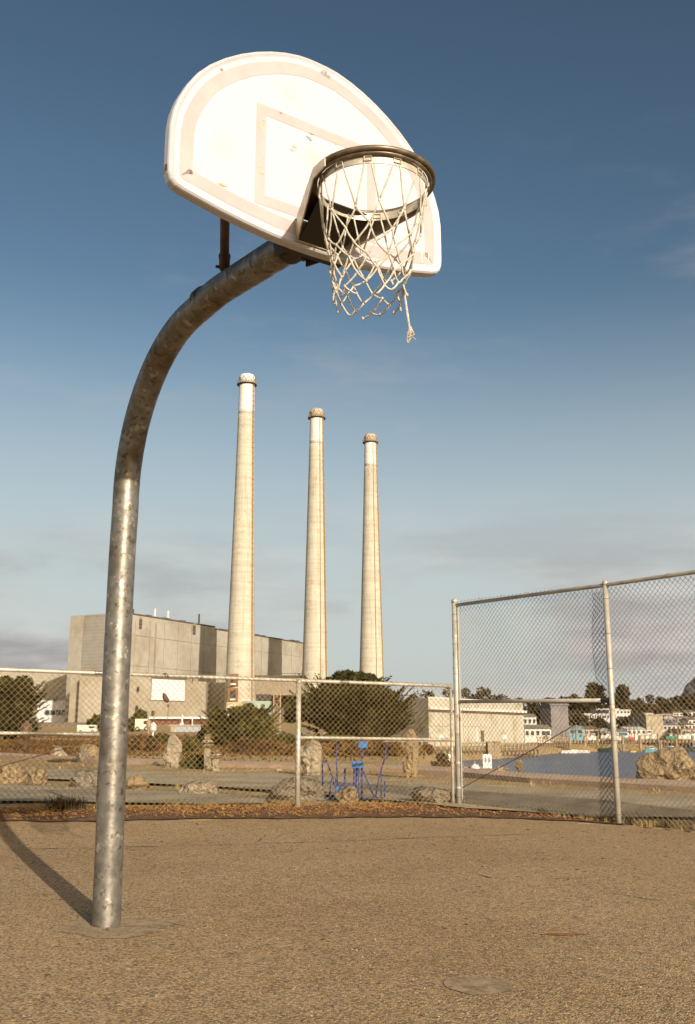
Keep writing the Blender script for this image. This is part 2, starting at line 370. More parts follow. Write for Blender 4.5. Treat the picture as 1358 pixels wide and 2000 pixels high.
def band(name, top, bot, mt, dz, label, nsub=7, skirt=0, ext=True):
    """a strip of ground between two surveyed edges"""
    pa = [G(*p, .1) for p in top]; pb = [G(*p, .1) for p in bot]
    def sample(pl, t):
        k = len(pl)-1; i = min(int(t*k), k-1); return lerp(pl[i], pl[i+1], t*k-i)
    mb = MB(); K = 60
    for i in range(K+1):
        a = sample(pa, i/K); b = sample(pb, i/K)
        for j in range(nsub+1):
            p = lerp(b, a, j/nsub); wob = 0.12*mnoise.noise(Vector((p[0]*.9, p[1]*.9, dz*50))) if j in (0, nsub) and not skirt else 0
            x, y = p[0], p[1]+wob; mb.v.append((x, y, float(ground(np.array([x]), np.array([y]), False)[0])+dz))
    n = nsub
    mb.f = [(i*(n+1)+j, (i+1)*(n+1)+j, (i+1)*(n+1)+j+1, i*(n+1)+j+1) for i in range(K) for j in range(n)]; mb.mi = [0]*len(mb.f)
    if skirt:
        for j in (0, n):
            o = len(mb.v)
            for i in range(K+1):
                v = mb.v[i*(n+1)+j]; mb.v.append((v[0], v[1], v[2]-skirt))
            for i in range(K): mb.f.append((i*(n+1)+j, (i+1)*(n+1)+j, o+i+1, o+i)); mb.mi.append(0)
    return tag(mb.build(name, mt, smooth=not skirt), label, kind='structure')
band('road', [(-500, 1492), (0, 1503), (190, 1507), (430, 1514), (640, 1519), (900, 1532), (1130, 1548), (1358, 1559), (1700, 1580)],
     [(-500, 1512), (0, 1522), (190, 1528), (430, 1541), (640, 1556), (900, 1572), (1130, 1582), (1358, 1590), (1700, 1606)], M_lot, .035, 'grey worn asphalt lane beyond the fence')
band('pavement', [(-700, 1530), (0, 1537), (120, 1540), (260, 1547), (400, 1553), (520, 1560)], [(-700, 1566), (0, 1572), (120, 1574), (260, 1576), (400, 1577), (520, 1573)], M_lot, .032, 'grey asphalt apron close behind the fence')
band('path', [(-600, 1464), (0, 1474), (190, 1484.5), (430, 1493), (640, 1498), (790, 1501.5), (903, 1507), (1035, 1519), (1227, 1530), (1358, 1536), (1700, 1553)],
     [(-600, 1472), (0, 1480), (190, 1489.5), (430, 1498), (640, 1504.5), (790, 1511), (903, 1517), (1035, 1530), (1227, 1542), (1358, 1550), (1700, 1568)], M_path, .09, 'pinkish concrete footpath along the water', skirt=.14)
def water_extra(n, l, b, src, out):
    mp = n.new('ShaderNodeMapping'); mp.inputs['Scale'].default_value = (.55, 1.6, 1); l.new(src, mp.inputs[0])
    t = n.new('ShaderNodeTexNoise'); t.inputs['Scale'].default_value = 1.1; t.inputs['Detail'].default_value = 5; l.new(mp.outputs[0], t.inputs['Vector'])
    bp = n.new('ShaderNodeBump'); bp.inputs['Strength'].default_value = .9; bp.inputs['Distance'].default_value = .30
    l.new(t.outputs[0], bp.inputs['Height']); l.new(bp.outputs[0], b.inputs['Normal'])
M_water = mat('harbour_water', (.055, .07, .125), .28, var=.2, vscale=.05, spec=.28, extra=water_extra, world=True)
w = MB(); w.add([(-5, 10, -2), (180, 10, -2), (180, 210, -2), (-5, 210, -2)], [(0, 1, 2, 3)])
tag(w.build('water', M_water), 'blue grey rippled harbour water', kind='structure')
# court marks: joint cracks, concrete patches, stain
def crack(pts, wd, dz=.004, m=None, name='crack'):
    mb = MB(); P3 = []
    q = [G(*p) for p in pts]; fine = []
    for a, b in zip(q[:-1], q[1:]):
        L = sqrt((a[0]-b[0])**2+(a[1]-b[1])**2); k = max(2, int(L/.05))
        for i in range(k): fine.append(lerp(a, b, i/k))
    fine.append(q[-1])
    for i, p in enumerate(fine):
        d = (fine[min(i+1, len(fine)-1)][0]-fine[max(i-1, 0)][0], fine[min(i+1, len(fine)-1)][1]-fine[max(i-1, 0)][1]); L = sqrt(d[0]**2+d[1]**2)+1e-9
        nx, ny = -d[1]/L, d[0]/L; ww = wd*(.25+1.5*abs(mnoise.noise(Vector((p[0]*6, p[1]*6, 1)))))*min(1, min(i, len(fine)-1-i)/4+.1); off = .03*mnoise.noise(Vector((p[0]*3, p[1]*3, 7)))
        for s in (-1, 1):
            x, y = p[0]+nx*(off+s*ww), p[1]+ny*(off+s*ww); mb.v.append((x, y, gz(x, y)+dz))
    mb.f = [(2*i, 2*i+2, 2*i+3, 2*i+1) for i in range(len(fine)-1)]; mb.mi = [0]*len(mb.f)
    o = mb.build(name, m or M_crack); o['kind'] = 'structure'; return o
for pts, wd in (([(-60, 1664), (190, 1657), (480, 1651), (680, 1643), (900, 1635), (1110, 1627)], .010), ([(1165, 1741), (1270, 1757), (1358, 1768), (1450, 1776)], .006),
                ([(905, 1702), (960, 1716), (1040, 1719)], .006), ([(320, 1800), (345, 1806), (368, 1813)], .007), ([(240, 1692), (430, 1664)], .004), ([(180, 1916), (205, 1912)], .005), ([(480, 1651), (500, 1646), (512, 1640), (518, 1632)], .007), ([(1040, 1719), (1120, 1716), (1200, 1720)], .004), ([(700, 1870), (760, 1866), (800, 1868)], .003), ([(20, 1700), (60, 1690), (75, 1676)], .005)):
    tag(crack(pts, wd), 'dark hairline crack running across the court asphalt')
def blob(cx, cy, rx, ry, m, name, dz=.004, seed=0, n=40, irr=.15, cz=None):
    mb = MB(); vs = [(cx, cy, gz(cx, cy)+dz)]
    for i in range(n):
        a = 2*pi*i/n; k = 1+irr*mnoise.noise(Vector((cos(a)*1.6+seed, sin(a)*1.6, seed)))*2+irr*.7*mnoise.noise(Vector((cos(a)*7+seed, sin(a)*7, seed)))
        x, y = cx+rx*cos(a)*k, cy+ry*sin(a)*k; vs.append((x, y, gz(x, y)+dz))
    mb.add(vs, [(0, 1+i, 1+(i+1) % n) for i in range(n)]); o = mb.build(name, m, smooth=True); o['kind'] = 'structure'; return o
POLE = (-1.197, 5.267)
tag(blob(POLE[0]+.06, POLE[1]-.02, .29, .27, M_conc, 'patch', .003, 3, 90, .16), 'smooth concrete collar in the asphalt round the pole foot')
M_conc2 = mat('plug_concrete', (.325, .235, .14), .95, var=.18, vscale=9, world=True, extra=lambda n, l, b, s, o: patch_extra(n, l, b, s, o))
g_ = G(936, 1925); tag(blob(g_[0], g_[1], .125, .145, M_conc2, 'patch', .003, 9, 70, .08), 'small round concrete plug set in the asphalt')
g_ = G(1100, 1826); tag(blob(g_[0], g_[1], .11, .02, M_rust, 'stain', .004, 5, 30, .35), 'thin rust coloured stain on the court')
# ------------------------------------------------------------------ basketball hoop
BC = Vector((-.123, 3.811, 3.245)); TH = radians(35.2)
WD = Vector((cos(TH), sin(TH), 0)); NN = Vector((sin(TH), -cos(TH), 0)); UP = Vector((0, 0, 1))
def bp_(u, v, d=0): return BC+WD*u+UP*v+NN*d
def build_hoop():
    root = thing('basketball_hoop', (POLE[0], POLE[1], 0), 'outdoor basketball hoop with fan shaped white backboard on a bent galvanized pole', 'basketball hoop')
    O = Vector(root.location)
    def fin(mb, name, m, parent=root, **k):
        o = mb.build(name, m, parent, **k)
        o.location = -O if parent is root else (0, 0, 0)
        return o
    d = Vector((.594, -.805, 0)).normalized()
    path = [(0, -.1), (-.012, .4), (-.022, .8), (-.03, 1.2), (-.032, 1.6), (-.03, 1.9), (-.02, 2.12)]
    R = .78; a0 = radians(4); cx, cz = R-.02, 2.2
    for i in range(15):
        a = pi-a0*0-(pi/2+radians(-4))*i/14*1.0
        path.append((cx+R*cos(a)-.0, cz+R*sin(a)*1.04))
    path += [(.95, 3.030), (1.2, 3.022), (1.45, 3.012), (1.745, 3.0)]
    pts = [Vector((POLE[0], POLE[1], 0))+d*s+UP*z for s, z in path]
    # resample with catmull-rom for smoothness
    fine = []
    for i in range(len(pts)-1):
        p0, p1, p2, p3 = pts[max(i-1, 0)], pts[i], pts[i+1], pts[min(i+2, len(pts)-1)]
        for k in range(6):
            t = k/6; fine.append(.5*((2*p1)+(p2-p0)*t+(2*p0-5*p1+4*p2-p3)*t*t+(-p0+3*p1-3*p2+p3)*t**3))
    fine.append(pts[-1])
    pole = fin(MB().tube(fine, .0705, 40), 'pole', M_galv, smooth=True)
    for s0, z0 in ((.80, 3.03), (.835, 3.031)):
        c0 = Vector((POLE[0], POLE[1], 0))+d*s0+UP*z0
        pp = [c0-d*.004, c0+d*.004]
        fin(MB().tube(pp, .0745, 32), 'weld_seam', M_galv, pole)
    # foot cap ring
    # backboard
    half = [(0, .545), (.05, .544), (.10, .539), (.17, .522), (.24, .497), (.31, .465), (.385, .422), (.455, .372), (.52, .315), (.575, .252), (.617, .185), (.652, .11), (.673, .045), (.683, -.02), (.684, -.10), (.684, -.18), (.682, -.222), (.672, -.25), (.652, -.270), (.62, -.281), (.54, -.298), (.46, -.315), (.34, -.335), (.22, -.350), (.11, -.357), (0, -.359)]
    outl = half+[(-u, v) for u, v in half[-2:0:-1]]
    def inset(pl, dd):
        out = []; k = len(pl)
        for i in range(k):
            a = Vector(pl[i-1]); b = Vector(pl[i]); c = Vector(pl[(i+1) % k])
            n1 = Vector(((b-a).y, -(b-a).x)).normalized(); n2 = Vector(((c-b).y, -(c-b).x)).normalized(); nn = (n1+n2).normalized()
            out.append((b.x+nn.x*dd/max(.6, nn.dot(n1)), b.y+nn.y*dd/max(.6, nn.dot(n1))))
        return out
    if inset(outl, .02)[0][1] > .545: sg = -1
    else: sg = 1
    ins = lambda dd: inset(outl, sg*dd)
    # rolled lip: rows from back to front face
    rows = [(0.0, -.045), (0.0, -.012), (.003, -.004), (.010, 0.003), (.016, .001), (.021, -.002), (.027, -.004)]
    mb = MB(); k = len(outl)
    for dd, dep in rows:
        mb.v += [tuple(bp_(u, v, dep)) for u, v in (ins(dd) if dd else outl)]
    nr = len(rows)
    for r in range(nr-1):
        for i in range(k): mb.f.append((r*k+i, r*k+(i+1) % k, (r+1)*k+(i+1) % k, (r+1)*k+i))
    mb.f.append(tuple((nr-1)*k+i for i in range(k)))
    # hollow back
    back = ins(.02); o = len(mb.v)
    mb.v += [tuple(bp_(u, v, -.045)) for u, v in back]; mb.v += [tuple(bp_(u, v, -.012)) for u, v in back]
    for i in range(k):
        mb.f.append((i, o+i, o+(i+1) % k, (i+1) % k)); mb.f.append((o+i, o+k+i, o+k+(i+1) % k, o+(i+1) % k))
    mb.f.append(tuple(o+k+i for i in range(k))); mb.mi = [0]*len(mb.f)
    board = fin(mb, 'backboard', M_white)
    bm = bmesh.new(); bm.from_mesh(board.data); bmesh.ops.recalc_face_normals(bm, faces=bm.faces); bm.to_mesh(board.data); bm.free()
    def ringpoly(a, b, dep):
        m_ = MB(); kk = len(a)
        m_.v = [tuple(bp_(u, v, dep)) for u, v in a]+[tuple(bp_(u, v, dep)) for u, v in b]
        m_.f = [(i, (i+1) % kk, kk+(i+1) % kk, kk+i) for i in range(kk)]; m_.mi = [0]*kk; return m_
    fin(ringpoly(ins(.046), ins(.102), -.0028), 'border_line', M_red, board)
    sq = lambda a, b: [(-a, -b), (a, -b), (a, b), (-a, b)]
    fin(ringpoly(sq(.305, .2285), sq(.258, .1815), -.0028), 'target_square', M_red, board)
    for u in (.56, .60):   # gaps scratched across the border at the lower right
        fin(MB().add([tuple(bp_(u+a_, b_, -.0018)) for a_, b_ in ((0, -.245), (.006, -.245), (.006, -.18), (0, -.18))], [(0, 1, 2, 3)]), 'paint_gap', M_white, board)
    def spot(u, v, ru, rv, m, nm, seed):
        m_ = MB(); vs = [tuple(bp_(u, v, -.0012))]
        for i in range(14):
            a = 2*pi*i/14; q = 1+.9*mnoise.noise(Vector((cos(a)*2+seed, sin(a)*2, seed*3.3))); vs.append(tuple(bp_(u+ru*cos(a)*q, v+rv*sin(a)*q, -.0012)))
        m_.add(vs, [(0, 1+i, 1+(i+1) % 14) for i in range(14)]); fin(m_, nm, m, board)
    for i, (u, v, a, b) in enumerate(((.03, .505, .022, .014), (.05, .495, .01, .008), (-.19, .222, .007, .005), (-.035, .183, .010, .004), (-.05, .160, .012, .005), (-.04, .152, .008, .004), (-.47, .31, .008, .006))):
        spot(u, v, a, b, M_chip, 'paint_chip', i+1)
    M_rs = mat('light_rust_stain', (.62, .36, .16), .8, col2=(.75, .55, .36), vscale=60)
    for i, (u, v, a, b) in enumerate(((-.281, .12, .008, .010), (-.275, -.085, .010, .007), (-.285, -.06, .006, .004), (-.12, .09, .014, .004), (-.13, .07, .01, .003), (.09, .19, .01, .012), (-.45, -.20, .02, .006), (-.27, .155, .006, .004))):
        spot(u, v, a, b, M_rs, 'rust_stain', i+20)
    fin(MB().add([tuple(bp_(*q)) for q in ((-.6855, -.215, -.012), (-.6855, -.185, -.015), (-.686, -.18, -.032), (-.6858, -.21, -.03))], [(0, 1, 2, 3)]), 'rust_stain', M_rust, board)
    # stiffener channels behind the board
    for u in (-.10, .10): fin(MB().box((0, 0, 0), (.03, .03, .62)), 'back_channel', M_dark, board).matrix_basis = matrix_at(bp_(u-.015, -.30, -.046), -1)
    # pole end clamp and brace strut
    e = Vector((POLE[0], POLE[1], 0))+d*1.58+UP*3.006
    cl = MB().tube([e, e+d*.17], .079, 24)
    fin(cl, 'pole_clamp', M_dark, smooth=False)
    pl = MB().box((-.15, -.012, -.17), (.15, .012, .15)); fin(pl, 'mounting_plate', M_dark).matrix_basis = matrix_at(bp_(0, -.19, -.058)-O, 0)
    for sx in (-.1, .1):
        gp = [bp_(sx, -.33, -.065)-O, bp_(sx, -.10, -.065)-O, bp_(sx*.8, -.19, -.22)-O, bp_(sx*.8, -.31, -.22)-O]
        g2 = [p+WD*.008 for p in gp]; m_ = MB().add([tuple(p) for p in gp+g2], [(0, 1, 2, 3), (7, 6, 5, 4), (0, 4, 5, 1), (1, 5, 6, 2), (2, 6, 7, 3), (3, 7, 4, 0)])
        m_.build('gusset_plate', M_dark, root)
    bolt = Vector((POLE[0], POLE[1], 0))+d*1.70+UP*2.925
    fin(MB().tube([bolt-UP*.03, bolt+UP*.03], .011, 8), 'bolt', M_dark)
    s0 = Vector((POLE[0], POLE[1], 0))+d*1.012+UP*3.105; s1 = bp_(-.42, .12, -.05)
    q = (s1-s0); st = fin(MB().tube([s0+q*.13, s1], .0215, 16), 'brace_strut', M_brace, smooth=True)
    fin(MB().tube([s0+q*.04, s0+q*.10, s0+q*.135, s0+q*.15], [.026, .026, .029, .022], 12), 'strut_collar', M_brace, st)
    fin(MB().tube([s0-WD*.045+q*.05-UP*.01, s0+WD*.03+q*.055], .008, 8), 'strut_bolt', M_brace, st)
    fin(MB().tube([s0-UP*.03, s0+q*.05], .018, 12), 'strut_lug', M_brace, st)
    # rim
    rc = BC+NN*.392-WD*.006; rc.z = 3.004
    r = .216
    rim = fin(MB().ring(rc+UP*.012, r+.018, .0105, 72, 10).ring(rc+UP*.0, r+.006, .0085, 72, 8), 'rim', M_rimm, smooth=True)
    band_ = MB(); nseg = 72
    for rr, zz in ((r-.004, -.003), (r-.004, -.036), (r-.008, -.036), (r-.008, -.003)):
        band_.v += [(rc.x+rr*cos(2*pi*i/nseg), rc.y+rr*sin(2*pi*i/nseg), rc.z+zz) for i in range(nseg)]
    for a_ in range(4):
        for i in range(nseg): band_.f.append((a_*nseg+i, a_*nseg+(i+1) % nseg, ((a_+1) % 4)*nseg+(i+1) % nseg, ((a_+1) % 4)*nseg+i)); band_.mi.append(0)
    fin(band_, 'rim_band', M_band, rim)
    A0 = atan2(NN.y, NN.x)
    hooks = []
    for i in range(12):
        a = A0+2*pi*(i+.5)/12+.06; er = Vector((cos(a), sin(a), 0)); et = Vector((-sin(a), cos(a), 0))
        c0 = rc+er*(r-.006)
        loop = [c0-et*.014-UP*.010, c0-et*.014-UP*.027+er*0, c0+et*.014-UP*.027, c0+et*.014-UP*.010]
        for sgn in (1, -1):
            fin(MB().tube([p+er*sgn*.006 for p in loop]+[loop[0]+er*sgn*.006], .0022, 5), 'net_hook', M_net, rim)
        hooks.append((a, c0-UP*.024))
    # bracket: side bars tangent to the ring back to the board plate, and the top sheet between
    bl = {}
    for s in (-1, 1):
        t0 = rc+WD*s*(r+.024)+NN*.03; t1 = rc+WD*s*(r+.022)-NN*.05; t2 = BC+WD*s*.105+NN*.008; t2.z = rc.z
        th_ = .006
        pts_ = [t0, t1, t2]; m_ = MB()
        hh = [(0.012, -.020), (.014, -.032), (.012, -.105)]
        for p, (za, zb) in zip(pts_, hh):
            for w_, z_ in ((0, za), (0, zb), (s*th_, zb), (s*th_, za)): m_.v.append(tuple(p+WD*w_+UP*z_))
        for i in range(2):
            for j in range(4): m_.f.append((i*4+j, i*4+(j+1) % 4, (i+1)*4+(j+1) % 4, (i+1)*4+j)); m_.mi.append(0)
        m_.f += [(3, 2, 1, 0), (8, 9, 10, 11)]; m_.mi += [0, 0]
        fin(m_, 'side_bar', M_band, rim)
    # top sheet follows ring's rear half
    m_ = MB(); arc = []
    for i in range(25):
        a = pi*i/24; arc.append(rc+WD*(-cos(a))*(r+.02)-NN*sin(a)*(r+.016))
    outer = []
    for i, p in enumerate(arc):
        t = i/24; outer.append(BC+WD*(-.105+.21*t)+NN*.006+UP*(rc.z-BC.z))
    m_.v = [tuple(p+UP*.006) for p in arc]+[tuple(p+UP*.006) for p in outer]+[tuple(p+UP*.010) for p in arc]+[tuple(p+UP*.010) for p in outer]
    for i in range(24): m_.f += [(i, i+1, 26+i, 25+i), (50+i+1, 50+i, 75+i, 76+i), ]; m_.mi += [0, 0]
    fin(m_, 'top_sheet', M_dark, rim)
    # lower web plate (dark sheet closing the bracket underneath, from plate foot up to the ring)
    lowc = BC+NN*.01; m_ = MB()
    a1 = lowc+WD*-.10; a2 = lowc+WD*.10; a1.z = a2.z = rc.z-.098
    b1 = rc+WD*-.13-NN*(r*.83); b2 = rc+WD*.13-NN*(r*.83); b1.z = b2.z = rc.z-.012
    m_.add([tuple(a1), tuple(a2), tuple(b2), tuple(b1), tuple(a1+UP*.004), tuple(a2+UP*.004), tuple(b2+UP*.004), tuple(b1+UP*.004)], [(3, 2, 1, 0), (4, 5, 6, 7), (0, 1, 5, 4), (1, 2, 6, 5), (2, 3, 7, 6), (3, 0, 4, 7)])
    fin(m_, 'web_plate', M_dark, rim)
    bpz = MB().box((-.115, -.006, -.0), (.115, .0, .085)); pp = bp_(0, -.343, .006)
    o = fin(bpz, 'board_plate', M_plate, rim); o.matrix_basis = matrix_at(pp, 0)
    for u in (-.088, -.03, .035, .088):
        fin(MB().tube([bp_(u-.012, -.285, .010), bp_(u-.012, -.255, .028), bp_(u+.012, -.255, .028), bp_(u+.012, -.285, .010)], .003, 6), 'plate_hook', M_plate, rim)
        fin(MB().tube([bp_(u, -.315, .008), bp_(u, -.315, .020)], .010, 6), 'bolt_head', M_bracket, rim)
    # net
    rng = random.Random(11)
    nh = 12
    zr = [0, .165, .235, .295, .35, .40, .445, .485]
    rr = [r-.006, .190, .172, .158, .147, .140, .136, .128]
    cen = [Vector((0, 0, 0)), WD*-.004, WD*-.008, WD*-.012, WD*-.016, WD*-.02, WD*-.022, WD*-.022]
    knots = {}
    for row in range(len(zr)):
        for i in range(nh):
            a = A0+2*pi*(i+.5+.5*(row % 2))/nh+.06+rng.uniform(-.05, .05)*(row > 0)
            q_ = rr[row]*(1+rng.uniform(-.07, .07)*(row > 1))
            knots[row, i] = rc+cen[row]+Vector((cos(a)*q_, sin(a)*q_, -zr[row]-.02+rng.uniform(-.018, .018)*(row > 0)))
    net = MB()
    def strand(p, q, rad=.0033, sag=.0):
        pts = []
        for t in (0, .25, .5, .75, 1):
            v = p.lerp(q, t); v = v-UP*sag*4*t*(1-t)+Vector((rng.uniform(-1, 1), rng.uniform(-1, 1), 0))*.0015*(0 < t < 1); pts.append(v)
        net.tube(pts, rad, 6)
    skip = {(4, 3, 1), (5, 4, 0), (6, 3, 0), (6, 6, 1), (5, 0, 1), (6, 1, 0), (6, 1, 1), (6, 0, 1), (6, 5, 0), (6, 8, 1), (5, 8, 1), (6, 10, 0), (6, 10, 1)}
    for row in range(len(zr)-1):
        for i in range(nh):
            for s in (0, 1):
                j = (i+s-(1 if row % 2 == 0 else 0)) % nh
                if (row, i, s) in skip: continue
                p = knots[row, i]
                if row == 0:
                    a, c0 = hooks[i]; et = Vector((-sin(a), cos(a), 0)); p = c0+et*(.012 if s else -.012)
                strand(p, knots[row+1, j], .0038, sag=.004 if row else .0)
    for row in range(1, len(zr)):
        for i in range(nh):
            if row == len(zr)-1 and i not in (2, 3, 4, 6, 7): continue
            k_ = knots[row, i]; net.tube([k_-UP*.007, k_-UP*.003, k_+UP*.003, k_+UP*.007], [.003, .0058, .0058, .003], 6)
    # bottom loops
    L = len(zr)-1
    netobj = fin(net, 'net', M_net, smooth=True)
    # dangling frayed cord at the right
    p0 = None; best = -9
    for i in range(nh):
        s_ = knots[5, i].dot(Vector((1, 0, 0)))
        if s_ > best: best = s_; p0 = knots[5, i]
    dm = MB(); e1 = p0+Vector((.012, 0, -.10)); e2 = p0+Vector((.020, -.005, -.165)); e3 = p0+Vector((.024, -.005, -.19))
    dm.tube([p0, p0+Vector((.006, 0, -.05)), e1, e2, e3], [.0038, .004, .0045, .004, .005], 6)
    for i in range(9):
        dm.tube([e3+UP*.02, e3+Vector((rng.uniform(-.012, .014), rng.uniform(-.01, .01), -.012)), e3+Vector((rng.uniform(-.016, .02), rng.uniform(-.014, .014), -.045+rng.uniform(0, .02)))], [.004, .003, .0012], 4)
    fin(dm, 'frayed_cord', M_net, netobj)
    return root
from mathutils import Matrix
def matrix_at(p, mode):
    # local x -> along board, local y -> away from face (into board), z up
    M = Matrix.Identity(4)
    y = -NN if mode == 0 else -NN
    for i in range(3): M[i][0] = WD[i]; M[i][1] = y[i]; M[i][2] = UP[i]; M[i][3] = p[i]
    return M
build_hoop()
# ------------------------------------------------------------------ chain link fences
def fence_zig(a, b, z0, z1, pitch, r, depth=.004, tip=.035, jit=0.0, seed=0):
    """woven wires between plan points a and b; z0/z1 functions of t"""
    mb = MB(); L = sqrt((b[0]-a[0])**2+(b[1]-a[1])**2); dx, dy = (b[0]-a[0])/L, (b[1]-a[1])/L; nx, ny = -dy, dx
    k = int(L/pitch*2); rg = random.Random(seed)
    for i in range(k+1):
        s0 = min(i*pitch/2, L); t = s0/L; zb = z0(t); zt = z1(t)+tip
        n = int((zt-zb)/(pitch/2)); n = max(2, n)
        pts = []
        for j in range(n+1):
            side = ((j+i) % 2)*2-1
            s = s0+(side*.25)*pitch+side*.001; dd = depth*side
            s += .012*mnoise.noise(Vector((s0*1.3, j*.12, seed)))*jit; dd += .03*mnoise.noise(Vector((s0*.9, j*.06, seed+5)))*jit
            s = min(max(s, 0.0), L)
            pts.append((a[0]+dx*s+nx*dd, a[1]+dy*s+ny*dd, zb+j*pitch/2))
        mb.tube(pts, r, 4, False)
    return mb
def vadd(p, z): return (p[0], p[1], z)
def build_fences():
    d1 = Vector((FC[0]-FM[0], FC[1]-FM[1], 0)).normalized()
    d2 = Vector((FR[0]-FC[0], FR[1]-FC[1], 0)).normalized()
    # low fence
    root = thing('chain_link_fence', (FM[0], FM[1], 0), 'low chain link fence along the far side of the court, behind the hoop pole', 'fence')
    O = Vector(root.location)
    def fin(mb, name, m, parent=root, **k):
        o = mb.build(name, m, parent, **k); 
        if parent in (root, root2): o.location = -Vector(parent.location)
        return o
    root2 = thing('tall_chain_link_fence', (FC[0], FC[1], 0), 'tall chain link fence at the right side of the court, before the harbour', 'fence')
    HL = 1.465
    M_ = Vector((FM[0], FM[1], 0))
    cl_end = Vector((FC[0], FC[1], 0))-d1*.085
    posts = [M_-d1*7.0, M_-d1*4.6, M_-d1*2.28, M_, cl_end]
    for i, p in enumerate(posts):
        z = float(zfence(p.x)); r = .030 if i in (2, 3) else .024
        if i == 4: r = .019
        po = fin(MB().tube([p+UP*(z-.2), p+UP*(z+HL-.03)], r, 16), 'post', M_fpost, smooth=True)
        fin(MB().lathe(p+UP*(z+HL-.035), [(r*1.15, 0), (r*1.15, .03), (r*.6, .045), (.004, .05)], 14), 'post_cap', M_fpost, po, smooth=True)
        for h in np.arange(.12, HL-.1, .33):
            fin(MB().ring(p+UP*(z+h), r+.001, .0022, 12, 4), 'tie_wire', M_wire, po)
    def railpts(p, q, h, n=10):
        return [p.lerp(q, i/n)+UP*(float(zfence(p.lerp(q, i/n).x))+h) for i in range(n+1)]
    fin(MB().tube(railpts(posts[0], cl_end, HL, 30), .021, 12), 'top_rail', M_fpost, smooth=True)
    for s_ in (0.34, .78):
        c_ = posts[1].lerp(cl_end, s_); fin(MB().tube(railpts(c_-d1*.06, c_+d1*.06, HL, 2), .0235, 12), 'rail_sleeve', M_galv)
    for a, b in ((posts[0], posts[2]-d1*.03), (posts[3]+d1*.03, cl_end)):
        fin(MB().tube(railpts(a, b, .80, 12), .019, 12), 'brace_rail', M_fpost, smooth=True)
    zc = float(zfence(cl_end.x)); zm = float(zfence(M_.x))
    fin(MB().tube([posts[3]+UP*(zm+.79), posts[3].lerp(cl_end, .5)+UP*((zm+.79+zc+.2)/2-.012), cl_end+UP*(zc+.2)], .005, 6), 'truss_rod', M_rust)
    zp = float(zfence(posts[2].x))
    fin(MB().tube([posts[2]+UP*(zp+.76), posts[2].lerp(posts[1], .5)+UP*(zp+.44), posts[1]+UP*(zp+.16)], .005, 6), 'truss_rod', M_rust)
    seed = 0
    for a, b in zip(posts[:-1], posts[1:]):
        seed += 1
        a_, b_ = a, b
        fn0 = lambda t, a=a_, b=b_: float(zfence(a.lerp(b, t).x))+.0
        fn1 = lambda t, a=a_, b=b_: float(zfence(a.lerp(b, t).x))+HL
        off = Vector((-d1.y, d1.x, 0))*-.026
        fin(fence_zig((a_+off), (b_+off), fn0, fn1, .068, .0030, .003, .042, 1.0, seed), 'wire_mesh', M_wire)
        # loose ties along the rails
        for k in range(1, 5):
            q = a.lerp(b, k/5); z = float(zfence(q.x))+HL
            ring = [q+UP*z+Vector((0, 0, 1))*.027*cos(t)+Vector((-d1.y, d1.x, 0))*.027*sin(t) for t in np.linspace(0, 2*pi, 11)]
            fin(MB().tube(ring, .0022, 4, False), 'tie_wire', M_wire)
    # tall fence
    HT = 2.555
    C_ = Vector((FC[0], FC[1], 0)); R_ = Vector((FR[0], FR[1], 0)); R2 = R_+d2*2.46; R3 = R2+d2*2.46
    for i, p in enumerate((C_, R_, R2, R3)):
        z = float(zfence(p.x)); r = .038 if i == 0 else .030
        po = fin(MB().tube([p+UP*(z-.2), p+UP*(z+HT-(.0 if i == 0 else .0))], r, 16), 'post', M_fpost, root2, smooth=True)
        fin(MB().lathe(p+UP*(z+HT-.002), [(r*1.12, -.02), (r*1.12, .012), (r*.7, .03), (.004, .036)], 14), 'post_cap', M_fpost, po, smooth=True)
        for h in np.arange(.10, HT-.1, .38):
            fin(MB().ring(p+UP*(z+h), r+.001, .0028, 12, 4), 'tie_wire', M_rust, po)
        if i == 0:
            for h in (.22, .52, .9, 1.2, 1.7, 2.1):
                fin(MB().lathe(p+UP*(z+h), [(r+.004, -.012), (r+.004, .012)], 14), 'clamp_band', M_fpost, po)
            bar = p+d2*.055
            fin(MB().tube([bar+UP*(z+.08), bar+UP*(z+HT-.05)], .010, 6), 'tension_bar', M_fpost, po)
    fin(MB().tube([C_+d2*.03+UP*(zfence(C_.x)+HT-.055), R_+UP*(zfence(R_.x)+HT-.02), R2+UP*(HT-.02), R3+UP*(HT-.02)], .022, 12), 'top_rail', M_fpost, root2, smooth=True)
    zC = float(zfence(C_.x))
    fin(MB().tube([C_+d2*.05+UP*(zC+1.27), R_-d2*.10+UP*(1.285)], .021, 12), 'brace_rail', M_fpost, root2, smooth=True)
    fin(MB().tube([R_-d2*.13+UP*(1.285), R_-d2*.03+UP*1.285], [.026, .030], 10), 'rail_cup', M_dark, root2)
    fin(MB().tube([C_+d2*.06+UP*(zC+.22), C_.lerp(R_, .5)+UP*.73, R_-d2*.04+UP*1.24], .005, 6), 'truss_rod', M_wire_rust, root2)
    off = Vector((-d2.y, d2.x, 0))*.030
